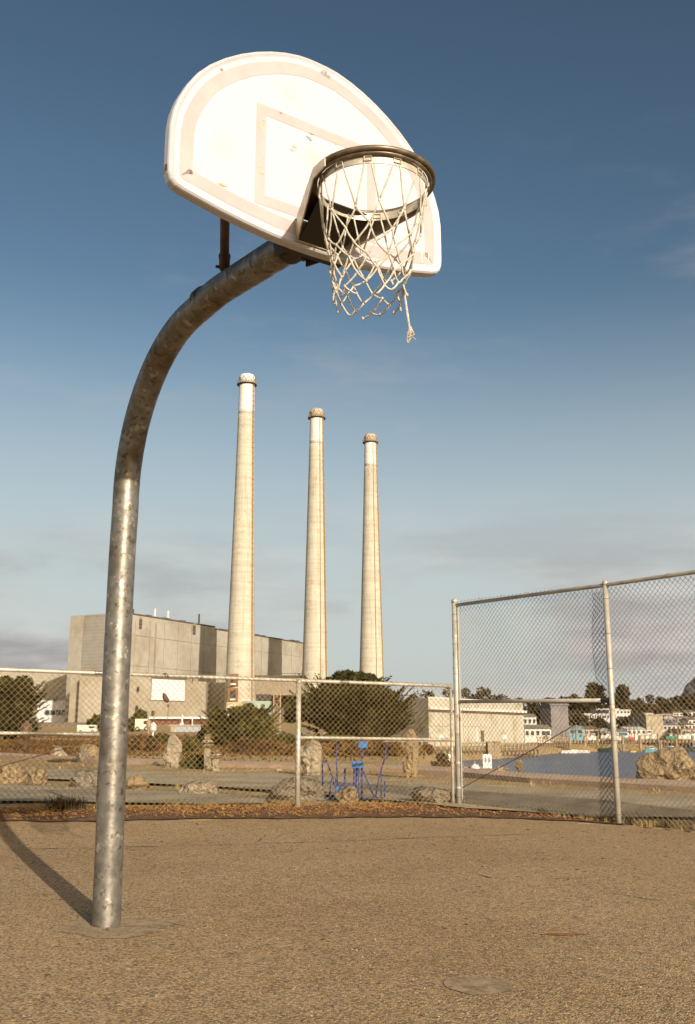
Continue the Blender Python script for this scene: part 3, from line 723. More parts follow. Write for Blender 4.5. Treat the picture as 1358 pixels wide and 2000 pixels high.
    for i, (a, b) in enumerate(((C_+d2*.06, R_), (R_, R2), (R2, R3))):
        fn0 = lambda t, a=a, b=b: float(zfence(a.lerp(b, t).x))+.0
        fn1 = lambda t, a=a, b=b: float(zfence(a.lerp(b, t).x))+HT-.02
        fin(fence_zig(a+off, b+off, fn0, fn1, .0640, .0030, .003, .036, .8, 30+i), 'wire_mesh', M_wire2, root2)
        for k in range(1, 6):
            q = a.lerp(b, k/6); z = float(zfence(q.x))+HT-.02
            ring = [q+UP*z+UP*.028*cos(t)+off.normalized()*.030*sin(t) for t in np.linspace(0, 2*pi, 11)]
            fin(MB().tube(ring, .0022, 4, False), 'tie_wire', M_rust, root2)
    # overlapping dark strip of mesh next to the post
    a = R_-d2*.27; b = R_-d2*.02
    fin(fence_zig(a+off*2.4, b+off*1.6, lambda t: .02, lambda t: HT-.05, .0640, .0028, .004, 0, 1.6, 77), 'patch_mesh', M_wire_rust, root2)
build_fences()
def rag():
    p = P(325, 1363, 11.5); x = p[0]; D = float(yfence(x))-.045; p = P(325, 1363, D); k = P(325, 1324, D)
    o = thing('glove', p, 'brown glove or rag caught on the fence mesh before the white panel', 'rag')
    MB().tube([(-.028, 0, .05), (-.018, -.01, .015), (.0, -.012, -.015), (.026, -.005, -.045)], [.012, .028, .03, .018], 8).build('cloth', M_brace, o, smooth=True)
    o2 = thing('twig', k, 'small curled dark twig hooked over the fence top rail', 'twig')
    MB().tube([(-.035, 0, .045), (0, -.02, .05), (.022, -.03, .03), (.03, -.02, -.02)], .006, 5).build('stem', M_brace, o2)
rag()
# ------------------------------------------------------------------ litter, tufts, debris
def scatter_quads(name, mt, items, label, kind='stuff'):
    mb = MB()
    for (x, y, z, s, asp, rz, tilt, tz) in items:
        c, sn = cos(rz), sin(rz); hx, hy = s, s*asp
        vs = []
        for u, v, w_ in ((-hx, 0, 0), (0, -hy, tilt*s), (hx, 0, 0), (0, hy, -tilt*s*.3)):
            vs.append((x+u*c-v*sn, y+u*sn+v*c, z+abs(w_)+(tz if u > 0 else 0)))
        mb.add(vs, [(0, 1, 2, 3)])
    return tag(mb.build(name, mt), label, kind=kind)
rg = random.Random(5); it = []
for _ in range(19000):
    x = rg.uniform(-6, 2.9); t = rg.random(); y0, y1 = float(edgeY(x)), float(yfence(x))+.28
    y = y0+(y1-y0)*(t**.45 if rg.random() < .8 else t)
    if rg.random() > .45+.55*sstep(mnoise.noise(Vector((x*1.4, y*2, 0)))*1.5+.6): continue
    if x > 1.6 and rg.random() < (x-1.6)*.75: continue
    it.append((x, y, gz(x, y)+.014+rg.random()*.012, rg.uniform(.008, .021), rg.uniform(.2, .45), rg.uniform(0, 6.28), rg.uniform(0, .8), rg.uniform(0, .018)))
scatter_quads('fallen_leaves', M_leafdead, it, 'orange brown fallen leaves along the foot of the fence')
it = []
for _ in range(3200):
    x = rg.uniform(-5, 5); y = rg.uniform(2.5, 11)
    if y > edgeY(x): continue
    it.append((x, y, gz(x, y)+.003, rg.uniform(.004, .013)*(1+y/14), rg.uniform(.12, .5), rg.uniform(-.5, .5), rg.uniform(0, .3), rg.uniform(0, .006)))
scatter_quads('court_debris', M_crack, it, 'dark specks of leaf and bark scattered on the court')
it = []
for _ in range(1800):
    x = rg.uniform(-5, 5); y = rg.uniform(2.5, 9)
    it.append((x, y, gz(x, y)+.002, rg.uniform(.003, .006), rg.uniform(.5, 1), rg.uniform(0, 3), rg.uniform(.2, 1), .003))
M_peb = mat('pale_grit', (.55, .45, .32), .9)
scatter_quads('court_grit', M_peb, it, 'pale grit loose on the court')
def blades(mb, x, y, z, n, h, spread, rng, w=.006, up=.5):
    for _ in range(n):
        a = rng.uniform(0, 2*pi); l = h*rng.uniform(.5, 1); t = rng.uniform(0, spread)
        bx, by = x+rng.gauss(0, .02*h/.1), y+rng.gauss(0, .02*h/.1)
        mx, my = bx+cos(a)*t*l*.4, by+sin(a)*t*l*.4; ex, ey = bx+cos(a)*t*l, by+sin(a)*t*l
        px, py = -sin(a)*w, cos(a)*w
        mb.add([(bx-px, by-py, z), (bx+px, by+py, z), (mx+px*.8, my+py*.8, z+l*.65), (mx-px*.8, my-py*.8, z+l*.65), (ex, ey, z+l*(1-.3*t))], [(0, 1, 2, 3), (3, 2, 4)])
mb = MB(); rg = random.Random(9)
for _ in range(420):
    x = rg.uniform(-6, 3.6); y = float(yfence(x))+rg.uniform(-.05, .5)
    if mnoise.noise(Vector((x*2, 3, 0))) < -.05 and x < 1.5: continue
    blades(mb, x, y, gz(x, y), 10, rg.uniform(.04, .10), 1.0, rg, .003)
for _ in range(1500):
    px = rg.uniform(-50, 1400); y_ = rg.uniform(14, 40); x = XD(px, y_)
    if mnoise.noise(Vector((x*.5, y_*.5, 9))) < .1: continue
    if sdist(np.array([x]), np.array([y_]), WATER)[0] > -.3: continue
    blades(mb, x, y_, gz(x, y_), 6, rg.uniform(.05, .12), 1.1, rg, .008)
tag(mb.build('dry_grass', M_dryg), 'tufts of dry grass round the fence and the dirt beyond', kind='stuff')
mb = MB(); px_, py_ = XD(128, 10.75), float(yfence(XD(128, 10.75)))
for _ in range(26): blades(mb, px_+rg.gauss(0, .07), py_-.05+rg.gauss(0, .04), gz(px_, py_), 14, rg.uniform(.12, .24), 1.2, rg, .005)
tag(mb.build('weed_clump', M_darkbush), 'dark dried weed clump at the fence foot left of the hoop pole', 'weed')
mb = MB()
for _ in range(16):
    s = rg.uniform(-.7, 1.2); q = (FR[0]-.595*s, FR[1]+.80*s); blades(mb, q[0]+.03, q[1]+.06, gz(q[0], q[1]), 16, rg.uniform(.06, .13), 1.1, rg, .004)
tag(mb.build('low_weeds', M_darkbush), 'low brown weeds at the foot of the tall fence post', kind='stuff')
# ------------------------------------------------------------------ boulders
def rock_mesh(name, seed, sx, sy, sz, flat=0, rough=.28, sub=4, mt=None):
    bm = bmesh.new(); bmesh.ops.create_icosphere(bm, subdivisions=sub, radius=1)
    rg_ = random.Random(seed); planes = []
    for _ in range(9):
        v = Vector((rg_.gauss(0, 1), rg_.gauss(0, 1), rg_.gauss(0, .7))).normalized(); planes.append((v, rg_.uniform(.62, .9)))
    for v in bm.verts:
        p = v.co.copy()
        for n_, d_ in planes:
            k = p.dot(n_)
            if k > d_: p -= n_*(k-d_)*.97
        q = p*1.5+Vector((seed*3.1, 0, 0))
        p *= 1+rough*(mnoise.noise(q)*.8+mnoise.fractal(q*2.5, 1.1, 2.1, 4)*.22)
        v.co = Vector((p.x*sx, p.y*sy, p.z*sz))
    me = bpy.data.meshes.new(name); bm.to_mesh(me); bm.free()
    me.materials.append(mt); me.polygons.foreach_set('use_smooth', [False]*len(me.polygons)); me.update()
    return me
def rock(px0, px1, ptop, pbase, label, mt, seed, name='boulder', zg=None, depth=.8, sink=.18, lean=0, rough=.28, cat='boulder', group=None):
    z = .1 if zg is None else zg
    for _ in range(3):
        g = G((px0+px1)/2, pbase, z); z = gz(g[0], g[1]) if zg is None else zg
    D = g[1]; wd = XD(px1, D, pbase)-XD(px0, D, pbase); ht = ZD((px0+px1)/2, ptop, D)-z
    hz = ht*(1+sink)/2/.86
    o = bpy.data.objects.new(name, rock_mesh(name, seed, wd/2/.86, wd/2*depth, hz, rough=rough, mt=mt)); C.objects.link(o)
    o.location = (g[0], D+wd/2*depth*.6, z-ht*sink+hz*.86); o.rotation_euler = (0, lean, 0)
    return tag(o, label, cat, group)
rock(-10, 48, 1494, 1528, 'tan boulder at the far left of the lot, cut by the picture edge', M_rock, 1)
rock(52, 88, 1502, 1534, 'small tan boulder just right of the leftmost boulder', M_rock, 2)
rock(138, 196, 1505, 1537, 'grey tan boulder half hidden behind the hoop pole, dark left side', M_rockg, 3, lean=.1)
rock(240, 284, 1517, 1546, 'squat tan boulder just right of the hoop pole', M_rock, 4)
rock(349, 424, 1524, 1554, 'low pale topped boulder left of the middle fence post', M_rockp, 5)
rock(532, 640, 1520, 1566, 'broad low boulder behind the middle fence post', M_rockg, 6, depth=.6)
rock(660, 702, 1540, 1568, 'tan block of stone inside the blue tube frame', M_rock, 7)
rock(808, 884, 1537, 1573, 'dark grey boulder left of the corner fence post', M_rockg, 8)
rock(320, 349, 1438, 1498, 'tall pale standing stone right of the hoop pole', M_rockp, 9, name='standing_stone', cat='standing stone', sink=.1)
rock(586, 632, 1453, 1513, 'broad pale standing stone right of the middle fence post', M_rockp, 10, name='standing_stone', cat='standing stone', sink=.1, rough=.34)
rock(789, 822, 1438, 1521, 'tall narrow golden standing stone crossed by the brace rail', M_rock, 11, name='standing_stone', cat='standing stone', sink=.1)
rock(96, 128, 1463, 1482, 'small pale boulder beyond the path at the left', M_rockp, 12)
rock(148, 196, 1456, 1487, 'mossy boulder beyond the path just left of the hoop pole', M_rock, 13)
rock(150, 172, 1466, 1488, 'little brown boulder leaning on the mossy one', M_rockg, 14)
rock(1268, 1385, 1468, 1533, 'huge golden boulder on the shore at the right edge', M_rock, 15, depth=.8, sink=.2, rough=.4)
rock(1250, 1292, 1486, 1531, 'smaller dark boulder left of the huge golden one', M_rockg, 16, rough=.35)
rock(660, 668, 1452, 1466, 'small white stone among the shrubs right of the middle post', M_rockp, 17)
rock(536, 550, 1500, 1506, 'flat pale slab on the path near the middle fence post', M_rockp, 18)
# stone cairn pillars
def cairn(px, ptop, pbase, wpx, label, seed):
    g = G(px, pbase, .1); D = g[1]; top = ZD(px, ptop, D); ht = top-.1; wd = wpx/F*D
    t = thing('stone_pillar', (g[0], D, .08), label, 'pillar'); z = 0; i = 0; rg_ = random.Random(seed)
    hs = [ht*.62, ht*.10, ht*.13, ht*.10, ht*.05]; ws = [.62, 1.15, 1.0, .8, .5]
    for h_, w_ in zip(hs, ws):
        me = rock_mesh('stone', seed+i, wd/2*w_/.84, wd/2*w_*.9, h_/2/.8, rough=.15, sub=3, mt=(M_rockp, M_rock)[i % 2])
        o = bpy.data.objects.new('stone', me); C.objects.link(o); o.parent = t; o.location = (rg_.uniform(-.03, .03)*wd, 0, z+h_/2); z += h_*.97; i += 1
cairn(404, 1430, 1503, 22, 'left of two stacked stone pillars beyond the path', 40)
cairn(421, 1462, 1506, 24, 'right and shorter of two stacked stone pillars beyond the path', 50)
# ------------------------------------------------------------------ vegetation
def leaf_cloud(mb, c, rx, ry, rz, n, size, rng, droop=0, lobes=None, upb=.0, asp=.5):
    for _ in range(n):
        while True:
            u = Vector((rng.uniform(-1, 1), rng.uniform(-1, 1), rng.uniform(-1, 1)))
            if u.length <= 1 and u.length > .1: break
        k = u.length**.35; u = u.normalized()*k
        p = Vector((c[0]+u.x*rx, c[1]+u.y*ry, c[2]+u.z*rz))
        dr = (u+Vector((rng.gauss(0, .6), rng.gauss(0, .6), rng.gauss(0, .5)+upb))).normalized()
        s = size*rng.uniform(.5, 1.3); nn_ = (u*1.2+Vector((rng.gauss(0, .45), rng.gauss(0, .45), rng.gauss(0, .45)))).normalized()
        e1 = nn_.cross(Vector((rng.gauss(0, 1), rng.gauss(0, 1), rng.gauss(0, 1)))).normalized(); e2 = nn_.cross(e1)*s*asp; e1 = e1*s+nn_*s*.45
        mb.add([tuple(p-e1*.6), tuple(p+e2*.7), tuple(p+e1*.9), tuple(p-e2*.7)], [(0, 1, 2, 3)])
def tree(px0, px1, ptop, pbase, D, label, cat='tree', mt=None, name='tree', seed=1, n=2500, lobes=14, trunk=.16, zb=None, crown0=.25, group=None, leaf=None, spiky=0, flat=1.0, tw=None):
    rng = random.Random(seed); xc = XD((px0+px1)/2, D); wd = XD(px1, D)-XD(px0, D); z0 = gz(xc, D) if zb is None else zb
    zt = ZD((px0+px1)/2, ptop, D); ht = zt-z0
    root = thing(name, (xc, D, z0), label, cat, group); mb = MB(); leaf = leaf or max(.05, D*.0034)
    tb = MB(); tr = tw or max(.04, ht*.03); tb.tube([(0, 0, -.3), (wd*.01, 0, ht*.25), (-wd*.01, 0, ht*.55), (0, 0, ht*.8)], [tr, tr*.8, tr*.5, tr*.15], 8)
    ls = []
    for i in range(lobes):
        a = rng.uniform(0, 2*pi); q = rng.uniform(.2, .80); hz = crown0+(1-crown0)*rng.uniform(.08, .84)
        lim = sqrt(max(.25, 1-((hz-(crown0+.30*(1-crown0)))/(.78*(1-crown0)))**2))
        c = (cos(a)*q*wd/2*lim, sin(a)*q*wd/2*.8*lim, hz*ht); rr = rng.uniform(.13, .32)
        ls.append((c, rr))
    ls.append(((0, 0, ht*(crown0+.40*(1-crown0))), .42)); ls.append(((0, 0, ht*.84), .22))
    per = n//(len(ls)+2)
    for c, rr in ls:
        k = per if rr < .42 else per*3
        rz_ = min(rr*wd/2*1.1*flat, ht*(1-crown0)*.5)
        if c[2]+rz_ > ht: rz_ = max(.1*ht*(1-crown0), ht-c[2])
        leaf_cloud(mb, c, rr*wd/2*1.15, rr*wd/2, rz_, k, leaf, rng, upb=.3)
        tb.tube([(0, 0, ht*min(.5, crown0+.1)), (c[0]*.5, c[1]*.5, c[2]*.8), c], [tr*.45, tr*.3, tr*.1], 5)
    for i in range(int(spiky*2.6)):
        a = rng.uniform(0, 2*pi); b = rng.uniform(.1, 1.0); c0 = Vector((cos(a)*wd*.26, sin(a)*wd*.25, ht*(crown0+(1-crown0)*b*.62)))
        d_ = Vector((cos(a)*1.1, sin(a)*.9, .35+.8*b)).normalized(); L = wd*rng.uniform(.16, .46); L = min(L, (ht*1.03-c0.z)/max(.1, d_.z))
        for k in range(18):
            t = k/18; p = c0+d_*L*t
            for _ in range(5):
                v = (d_+Vector((rng.gauss(0, .5), rng.gauss(0, .5), rng.gauss(0, .5)))).normalized(); s = leaf*1.25*(1.15-t*.7)
                tt = v.cross(Vector((rng.gauss(0, 1), rng.gauss(0, 1), 1))).normalized()*s*.22
                mb.add([tuple(p), tuple(p+tt+v*s*.5), tuple(p+v*s), tuple(p-tt+v*s*.5)], [(0, 1, 2, 3)])
    mb.build('crown', mt or M_cyp, root); tb.build('trunk', M_bark, root, smooth=True)
    return root
tree(-70, 78, 1318, 1440, 90, 'dark cypress at the left edge behind the fence', mt=M_cyp, seed=1, n=9000, lobes=20, spiky=50, crown0=.03)
tree(404, 540, 1380, 1468, 62, 'dense bush with spiky top below the first chimney', cat='bush', name='bush', mt=M_olive, seed=2, n=9000, lobes=18, crown0=.0, spiky=46)
tree(455, 515, 1370, 1460, 70, 'dark pointed bush behind the spiky bush', cat='bush', name='bush', mt=M_cyp, seed=3, n=3500, lobes=9, crown0=.1, spiky=24)
tree(578, 765, 1322, 1442, 112, 'big dark cypress right of the middle fence post', mt=M_cyp, seed=4, n=16000, lobes=30, crown0=.05, spiky=40)
tree(640, 806, 1338, 1452, 96, 'cypress with feathery right side before the warehouse', mt=M_cyp, seed=5, n=9000, lobes=20, crown0=.06, spiky=60)
tree(632, 752, 1309, 1442, 128, 'flat topped cypress rising under the third chimney', mt=M_cyp, seed=6, n=8000, lobes=18, crown0=.62, flat=.6)
tree(550, 610, 1352, 1440, 120, 'thin leafed tree at the foot of the second chimney', mt=M_olive, seed=7, n=2200, lobes=12, crown0=.35)
tree(158, 216, 1399, 1432, 300, 'rounded dark tree before the power plant left of the hoop pole', mt=M_cyp, seed=8, n=2200, lobes=10, crown0=.08)
tree(246, 293, 1386, 1436, 280, 'rounded olive tree before the power plant right of the hoop pole', mt=M_olive, seed=9, n=2600, lobes=10, crown0=.08)
for i, (a, b, t, y, D, m, lb) in enumerate(((150, 260, 1455, 1483, 44, M_brownveg, 'brown shrub mound behind the hoop pole'), (235, 330, 1434, 1488, 48, M_brownveg, 'brown shrub mound between hoop pole and tall pale stone'),
        (340, 400, 1440, 1486, 46, M_olive, 'olive shrub right of the tall pale stone'), (350, 412, 1474, 1506, 25, M_olive, 'low green shrub left of the stone pillars'), (432, 520, 1440, 1490, 42, M_brownveg, 'dark brown shrub right of the stone pillars'),
        (500, 596, 1448, 1490, 40, M_brownveg, 'brown shrub left of the middle fence post'), (622, 720, 1448, 1496, 38, M_brownveg, 'brown shrub behind the blue tube frame'), (700, 800, 1450, 1498, 39, M_brownveg, 'brown shrub left of the golden standing stone'),
        (825, 895, 1462, 1492, 52, M_darkbush, 'dark shrub behind the corner fence post'), (735, 792, 1452, 1496, 44, M_darkbush, 'dark shrub just left of the golden standing stone'), (815, 850, 1456, 1490, 60, M_brownveg, 'brown shrub right of the golden standing stone'), (40, 110, 1458, 1480, 52, M_brownveg, 'low reddish shrub beyond the path at the left'), (-40, 50, 1452, 1478, 56, M_brownveg, 'low reddish shrub at the left edge beyond the path'),
        (280, 350, 1432, 1470, 66, M_olive, 'olive shrub behind the tall pale stone'), (380, 440, 1420, 1474, 64, M_olive, 'olive shrub behind the stone pillars'), (520, 600, 1434, 1470, 70, M_olive, 'olive shrub below the lattice tower'),
        (100, 165, 1486, 1500, 31, M_darkbush, 'small dark tussock on the dry grass left of the hoop pole'), (600, 700, 1436, 1468, 80, M_olive, 'olive shrub under the big cypress'))):
    tree(a, b, t, y, D, lb, cat='shrub', name='shrub', mt=m, seed=60+i, n=2600, lobes=12, crown0=0.0, group='shrubs beyond the footpath', leaf=D*.0022)
tree(1002, 1022, 1485, 1505, 26, 'small golden bush on the bank before the water', cat='bush', name='bush', mt=M_dryg, seed=90, n=500, lobes=6, crown0=.0, leaf=.06, zb=.0)
# reddish ground cover beyond the path
mb = MB(); rg = random.Random(21)
for _ in range(12000):
    D = rg.uniform(38, 95) if rg.random() < .7 else rg.uniform(30, 140); px = rg.uniform(-60, 830); x = XD(px, D)
    yp = 1433+(.83/D)*F
    if yp > np.interp(px, [0, 190, 430, 640, 830], [1472, 1482, 1490, 1495, 1498]): continue
    if mnoise.noise(Vector((x*.12, D*.06, 4))) < -.15: continue
    z = gz(x, D); s = D*.0032
    dr = Vector((rg.gauss(0, .7), rg.gauss(0, .5), .8)).normalized(); t_ = dr.cross(Vector((rg.gauss(0, 1), rg.gauss(0, 1), 0))).normalized()*s*.35
    p = Vector((x, D, z)); mb.add([tuple(p-t_), tuple(p+t_), tuple(p+dr*s+t_*.5), tuple(p+dr*s-t_*.5)], [(0, 1, 2, 3)])
tag(mb.build('ground_cover', M_brownveg), 'reddish brown ground cover between path and power plant', kind='stuff')
# far tree line, individuals
far = [(820, 862, 1345, 260), (850, 905, 1340, 255), (893, 930, 1337, 250), (922, 965, 1338, 262), (948, 985, 1352, 270), (980, 1010, 1362, 300), (1000, 1035, 1364, 310), (1024, 1055, 1366, 320), (1050, 1085, 1368, 330),
       (1070, 1092, 1362, 360), (1090, 1110, 1361, 365), (1105, 1120, 1362, 350), (1119, 1132, 1352, 345), (1128, 1150, 1364, 340), (1243, 1265, 1364, 500), (1258, 1290, 1360, 510), (1280, 1305, 1361, 520), (1300, 1330, 1366, 500), (1322, 1345, 1358, 515), (1340, 1372, 1356, 505), (1228, 1250, 1368, 480), (1365, 1400, 1352, 520), (790, 830, 1352, 270)]
names = ['first', 'second', 'third', 'fourth', 'fifth', 'sixth', 'seventh', 'eighth', 'ninth', 'tenth', 'eleventh', 'twelfth', 'thirteenth', 'fourteenth', 'fifteenth', 'sixteenth', 'seventeenth', 'eighteenth', 'nineteenth', 'twentieth', 'twenty-first', 'twenty-second', 'twenty-third']
far.sort()
for i, (a, b, t, D) in enumerate(far):
    tree(a-17, b+17, t-(i*7 % 5), 1440, D, '%s dark skyline tree counted from the left, above warehouse and harbour' % names[i], mt=M_euc, seed=100+i, n=1500, lobes=10, crown0=.0, group='trees along the skyline', leaf=D*.0022)
tree(1143, 1188, 1328, 1440, 380, 'big rounded eucalyptus on the skyline left of the right fence post', mt=M_euc, seed=130, n=3600, lobes=16, crown0=.18)
tree(1190, 1245, 1337, 1440, 390, 'big rounded eucalyptus on the skyline right of the right fence post', mt=M_euc, seed=131, n=3600, lobes=16, crown0=.15)
for i, (a, b, t, D) in enumerate(sorted(((1040, 1082, 1378, 230), (1108, 1150, 1386, 235), (1145, 1200, 1402, 240), (1200, 1250, 1400, 250), (1250, 1300, 1378, 420), (1290, 1350, 1380, 430), (1130, 1165, 1372, 330), (1160, 1235, 1376, 370), (1230, 1290, 1374, 440), (1060, 1120, 1374, 320), (1320, 1390, 1372, 450)))):
    tree(a-14, b+14, t, 1450, D, '%s dark leafy tree from the left among the houses across the harbour' % names[i], mt=M_euc, seed=140+i, n=2200, lobes=14, crown0=.0, group='trees between the far houses', leaf=D*.0022)
tree(1196, 1350, 1412, 1448, 262, 'dark low hedge behind the boatyard', cat='hedge', name='hedge', mt=M_euc, seed=170, n=1500, lobes=14, crown0=0)
# palm-like sprouts on skyline
# far rock hill
def hill():
    bm = bmesh.new(); bmesh.ops.create_icosphere(bm, subdivisions=6, radius=1)
    D = 1700; cx = XD(1480, D); top = ZD(1480, 1255, D); wr = XD(1480, D)-XD(1296, D)
    for v in bm.verts:
        p = v.co; k = 1+.13*mnoise.fractal(p*2.2+Vector((4, 0, 0)), 1, 2, 7); t = math.hypot(p.x, p.y); zz = max(0.0, 1-t)**.6 if p.z > 0 else -.1
        v.co = Vector((p.x*k*wr, p.y*k*wr, zz*k*top))
    me = bpy.data.meshes.new('hill'); bm.to_mesh(me); bm.free(); me.polygons.foreach_set('use_smooth', [True]*len(me.polygons))
    me.materials.append(mat('haze_tinted_rock', (.24, .22, .225), 1, var=.25, vscale=.02, world=True)); o = bpy.data.objects.new('hill', me); C.objects.link(o); o.location = (cx, D, 0); tag(o, 'rocky hill far away at the right edge, coloured grey for haze', kind='structure')  # distance haze is mixed into the rock colour
hill()
# ------------------------------------------------------------------ power plant
def clad(name, col, axis=2, sc=1.2, var=.06):
    def ex(n, l, b, src, out):
        wv = n.new('ShaderNodeTexWave'); wv.bands_direction = 'XYZ'[axis]; wv.inputs['Scale'].default_value = sc; wv.inputs['Distortion'].default_value = .4; l.new(src, wv.inputs['Vector'])
        mr = n.new('ShaderNodeMapRange'); mr.inputs[3].default_value = .0; mr.inputs[4].default_value = .22; l.new(wv.outputs[0], mr.inputs[0])
        c = mulcol(n, l, out, (.6, .56, .5, 1), mr.outputs[0])
        c = mulcol(n, l, c, (.86, .82, .76, 1), noise_mask(n, l, src, .06, .45, .6, 6))
        l.new(c, b.inputs['Base Color'])
    return mat(name, col, .85, var=var, vscale=.4, extra=ex, world=True)
M_plant = clad('plant_wall_beige', (.36, .33, .28))
M_plantg = clad('plant_wall_ribbed', (.275, .255, .22), 2, .25)
M_plantd = mat('plant_dark_and_bay_shade', (.125, .098, .082), .85, var=.08, vscale=.3, world=True)  # dark plant parts; on the gallery bay this colour stands in for shade
M_annex = clad('annex_wall', (.345, .312, .25))
def streaks(n, l, s):
    mp = n.new('ShaderNodeMapping'); mp.inputs['Scale'].default_value = (1.3, 1.3, .03); l.new(s, mp.inputs[0]); return noise_mask(n, l, mp.outputs[0], 1, .5, .68, 5)
def stretched(n, l, s, sc, lo, hi):
    mp = n.new('ShaderNodeMapping'); mp.inputs['Scale'].default_value = (.04, .04, 1); l.new(s, mp.inputs[0]); return noise_mask(n, l, mp.outputs[0], sc, lo, hi, 2)
M_stackm = mat('stack_concrete', (.455, .42, .345), .9, var=.05, vscale=.15, world=True, extra=lambda n, l, b, s, o: l.new(mulcol(n, l, mulcol(n, l, mulcol(n, l, o, (.90, .88, .84, 1), stretched(n, l, s, .9, .45, .62)), (.86, .80, .70, 1), noise_mask(n, l, s, .5, .55, .7, 6)), (.80, .76, .70, 1), streaks(n, l, s)), b.inputs['Base Color']))
M_stackw = mat('stack_white_paint', (.58, .57, .55), .8, col2=(.50, .48, .42), vscale=.8, thresh=(.56, .68), world=True)
M_stackw2 = mat('stack_clean_white', (.54, .53, .50), .8, var=.05, vscale=.6, world=True)
M_ladder = mat('ladder_rust', (.33, .21, .09), .9)
M_white2 = mat('white_panel', (.62, .61, .60), .7, var=.03, vscale=.3)
M_roofd = mat('roof_dark', (.10, .085, .07), .9, var=.2, vscale=1)
M_teal = mat('teal_box', (.30, .38, .32), .8, var=.05)
M_concb = mat('base_concrete', (.42, .32, .17), .9, var=.2, vscale=.3, world=True)
PZ = 3.0
def prism_pts(pts): return pts
def build_plant():
    B = (-83.1, 363.2); hh = 44.2
    dBC = Vector((.472, .881, 0)).normalized(); nB = Vector((dBC.y, -dBC.x, 0))  # outward normal toward camera right
    A = Vector((B[0], B[1], 0))+Vector((-dBC.y, dBC.x, 0))*24.1
    root = thing('power_plant_hall', (B[0], B[1], PZ), 'huge beige windowless power plant hall behind the chimneys, crossed by their shadows', 'industrial building')
    O = Vector(root.location)
    def pr(plan, z0, z1, nm, m, parent=root):
        mb = MB().prism([(p[0]-O.x, p[1]-O.y) for p in plan], z0-O.z, z1-O.z); o = mb.build(nm, m, parent); return o
    def along(px):   # point on wall BC seen at pixel column px
        x0, y0 = B; k = (px-679)/F
        # X/Y = k*(1/(cp - y sp)) at wall mid height ~ use py=1300
        r = ray(px, 1300); q = r[0]/r[1]; t = (q*y0-x0)/(dBC.x-q*dBC.y); return Vector((x0+dBC.x*t, y0+dBC.y*t, 0))
    Bv = Vector((B[0], B[1], 0)); back = -nB*24.1
    segs = [(Bv, along(418), hh, 0), (along(418), along(552), hh-.9, 0), (along(552), along(602), hh-1.1, 0)]
    for i, (a, b, z, off) in enumerate(segs):
        f = nB*off
        pr([a+f, b+f, b+back, a+back], PZ-3, z, 'wall', M_plant)
        # parapet lip
        pr([a+f+nB*.3, b+f+nB*.3, b+f-nB*.5, a+f-nB*.5], z+.003, z+.45, 'roof_edge', M_roofd)
    # left face strips
    dl = (A-Bv).normalized(); nl = -dBC
    pr([Bv+dl*3.5+nl*.25, Bv+dl*3.5, Bv+dl*17+nl*0, Bv+dl*17+nl*.25], PZ, hh-.3, 'ribbed_panel', M_plantg)
    for k in range(1, 15):
        p = Bv+dBC*(k*8.6); pr([p+nB*.12, p+dBC*.22+nB*.12, p+dBC*.22-nB*.1, p-nB*.1], PZ, hh-1.3, 'panel_seam', M_plantg)
    for k in (1, 2, 3): pr([Bv+nB*.14, Bv+dBC*128+nB*.14, Bv+dBC*128-nB*.1, Bv-nB*.1], PZ+k*11.2, PZ+k*11.2+.18, 'panel_seam', M_plantg)
    for px, z0_, z1_ in ((300, 8, hh-2), (470, 8, hh-4)):
        p = along(px); pr([p+nB*.5, p+dBC*.5+nB*.5, p+dBC*.5-nB*.1, p-nB*.1], z0_, z1_, 'downpipe', M_plantg)
    # vents on wall and roof masts
    for px, y0, y1 in ((268, 1204, 1229), (374, 1217, 1240)):
        p = along(px); p2 = along(px+5)
        for k in range(4):
            za = ZD(px, y0+(y1-y0)*k/4, p.y); zb = ZD(px, y0+(y1-y0)*(k+.78)/4, p.y)
            pr([p+nB*.35, p2+nB*.35, p2+nB*.01, p+nB*.01], zb, za, 'louvre', M_roofd if k != 0 else mat('louvre_ochre', (.3, .22, .1), .9))
    for px, hh2 in ((264, 3), (307, 5), (333, 5), (394, 6)):
        p = along(px)-nB*2; pr([p, p+dBC*.5, p+dBC*.5-nB*.5, p-nB*.5], hh, hh+hh2*.8, 'roof_mast', M_white2 if px in (307, 333) else M_roofd)
    for px in (284, 318, 352, 430, 440, 500, 512, 570, 580):
        p = along(px); pr([p+nB*.1, p+nB*.1+dBC*2.6, p+dBC*2.6-nB*2, p-nB*2], (hh if px < 418 else hh-.9)+.46, (hh if px < 418 else hh-.9)+.8, 'roof_vent', M_roofd)
    # low hall at the left and annex in front
    r2 = thing('plant_side_hall', (XD(60, 440), 440, PZ), 'low beige plant hall at the left with a pale office box', 'industrial building'); O2 = Vector(r2.location)
    def pr2(px0, px1, ytop, ybase, D, dep, nm, m, rt, Oo, dD=0):
        a = (XD(px0, D), D); b = (XD(px1, D+dD), D+dD)
        zt = ZD((px0+px1)/2, ytop, D); zb = ZD((px0+px1)/2, ybase, D)
        return MB().prism([(a[0]-Oo.x, a[1]-Oo.y), (b[0]-Oo.x, b[1]-Oo.y), (b[0]-Oo.x, b[1]+dep-Oo.y), (a[0]-Oo.x, a[1]+dep-Oo.y)], zb-Oo.z, zt-Oo.z).build(nm, m, rt)
    pr2(-180, 131, 1312, 1420, 430, 60, 'wall', M_annex, r2, O2); pr2(132, 152, 1313, 1420, 350, 12, 'wall', M_annex, r2, O2)
    pr2(130.2, 131.8, 1314, 1372, 423, .5, 'downpipe', M_roofd, r2, O2)
    pr2(70, 131, 1368, 1412, 405, 16, 'office_box', M_white2, r2, O2)
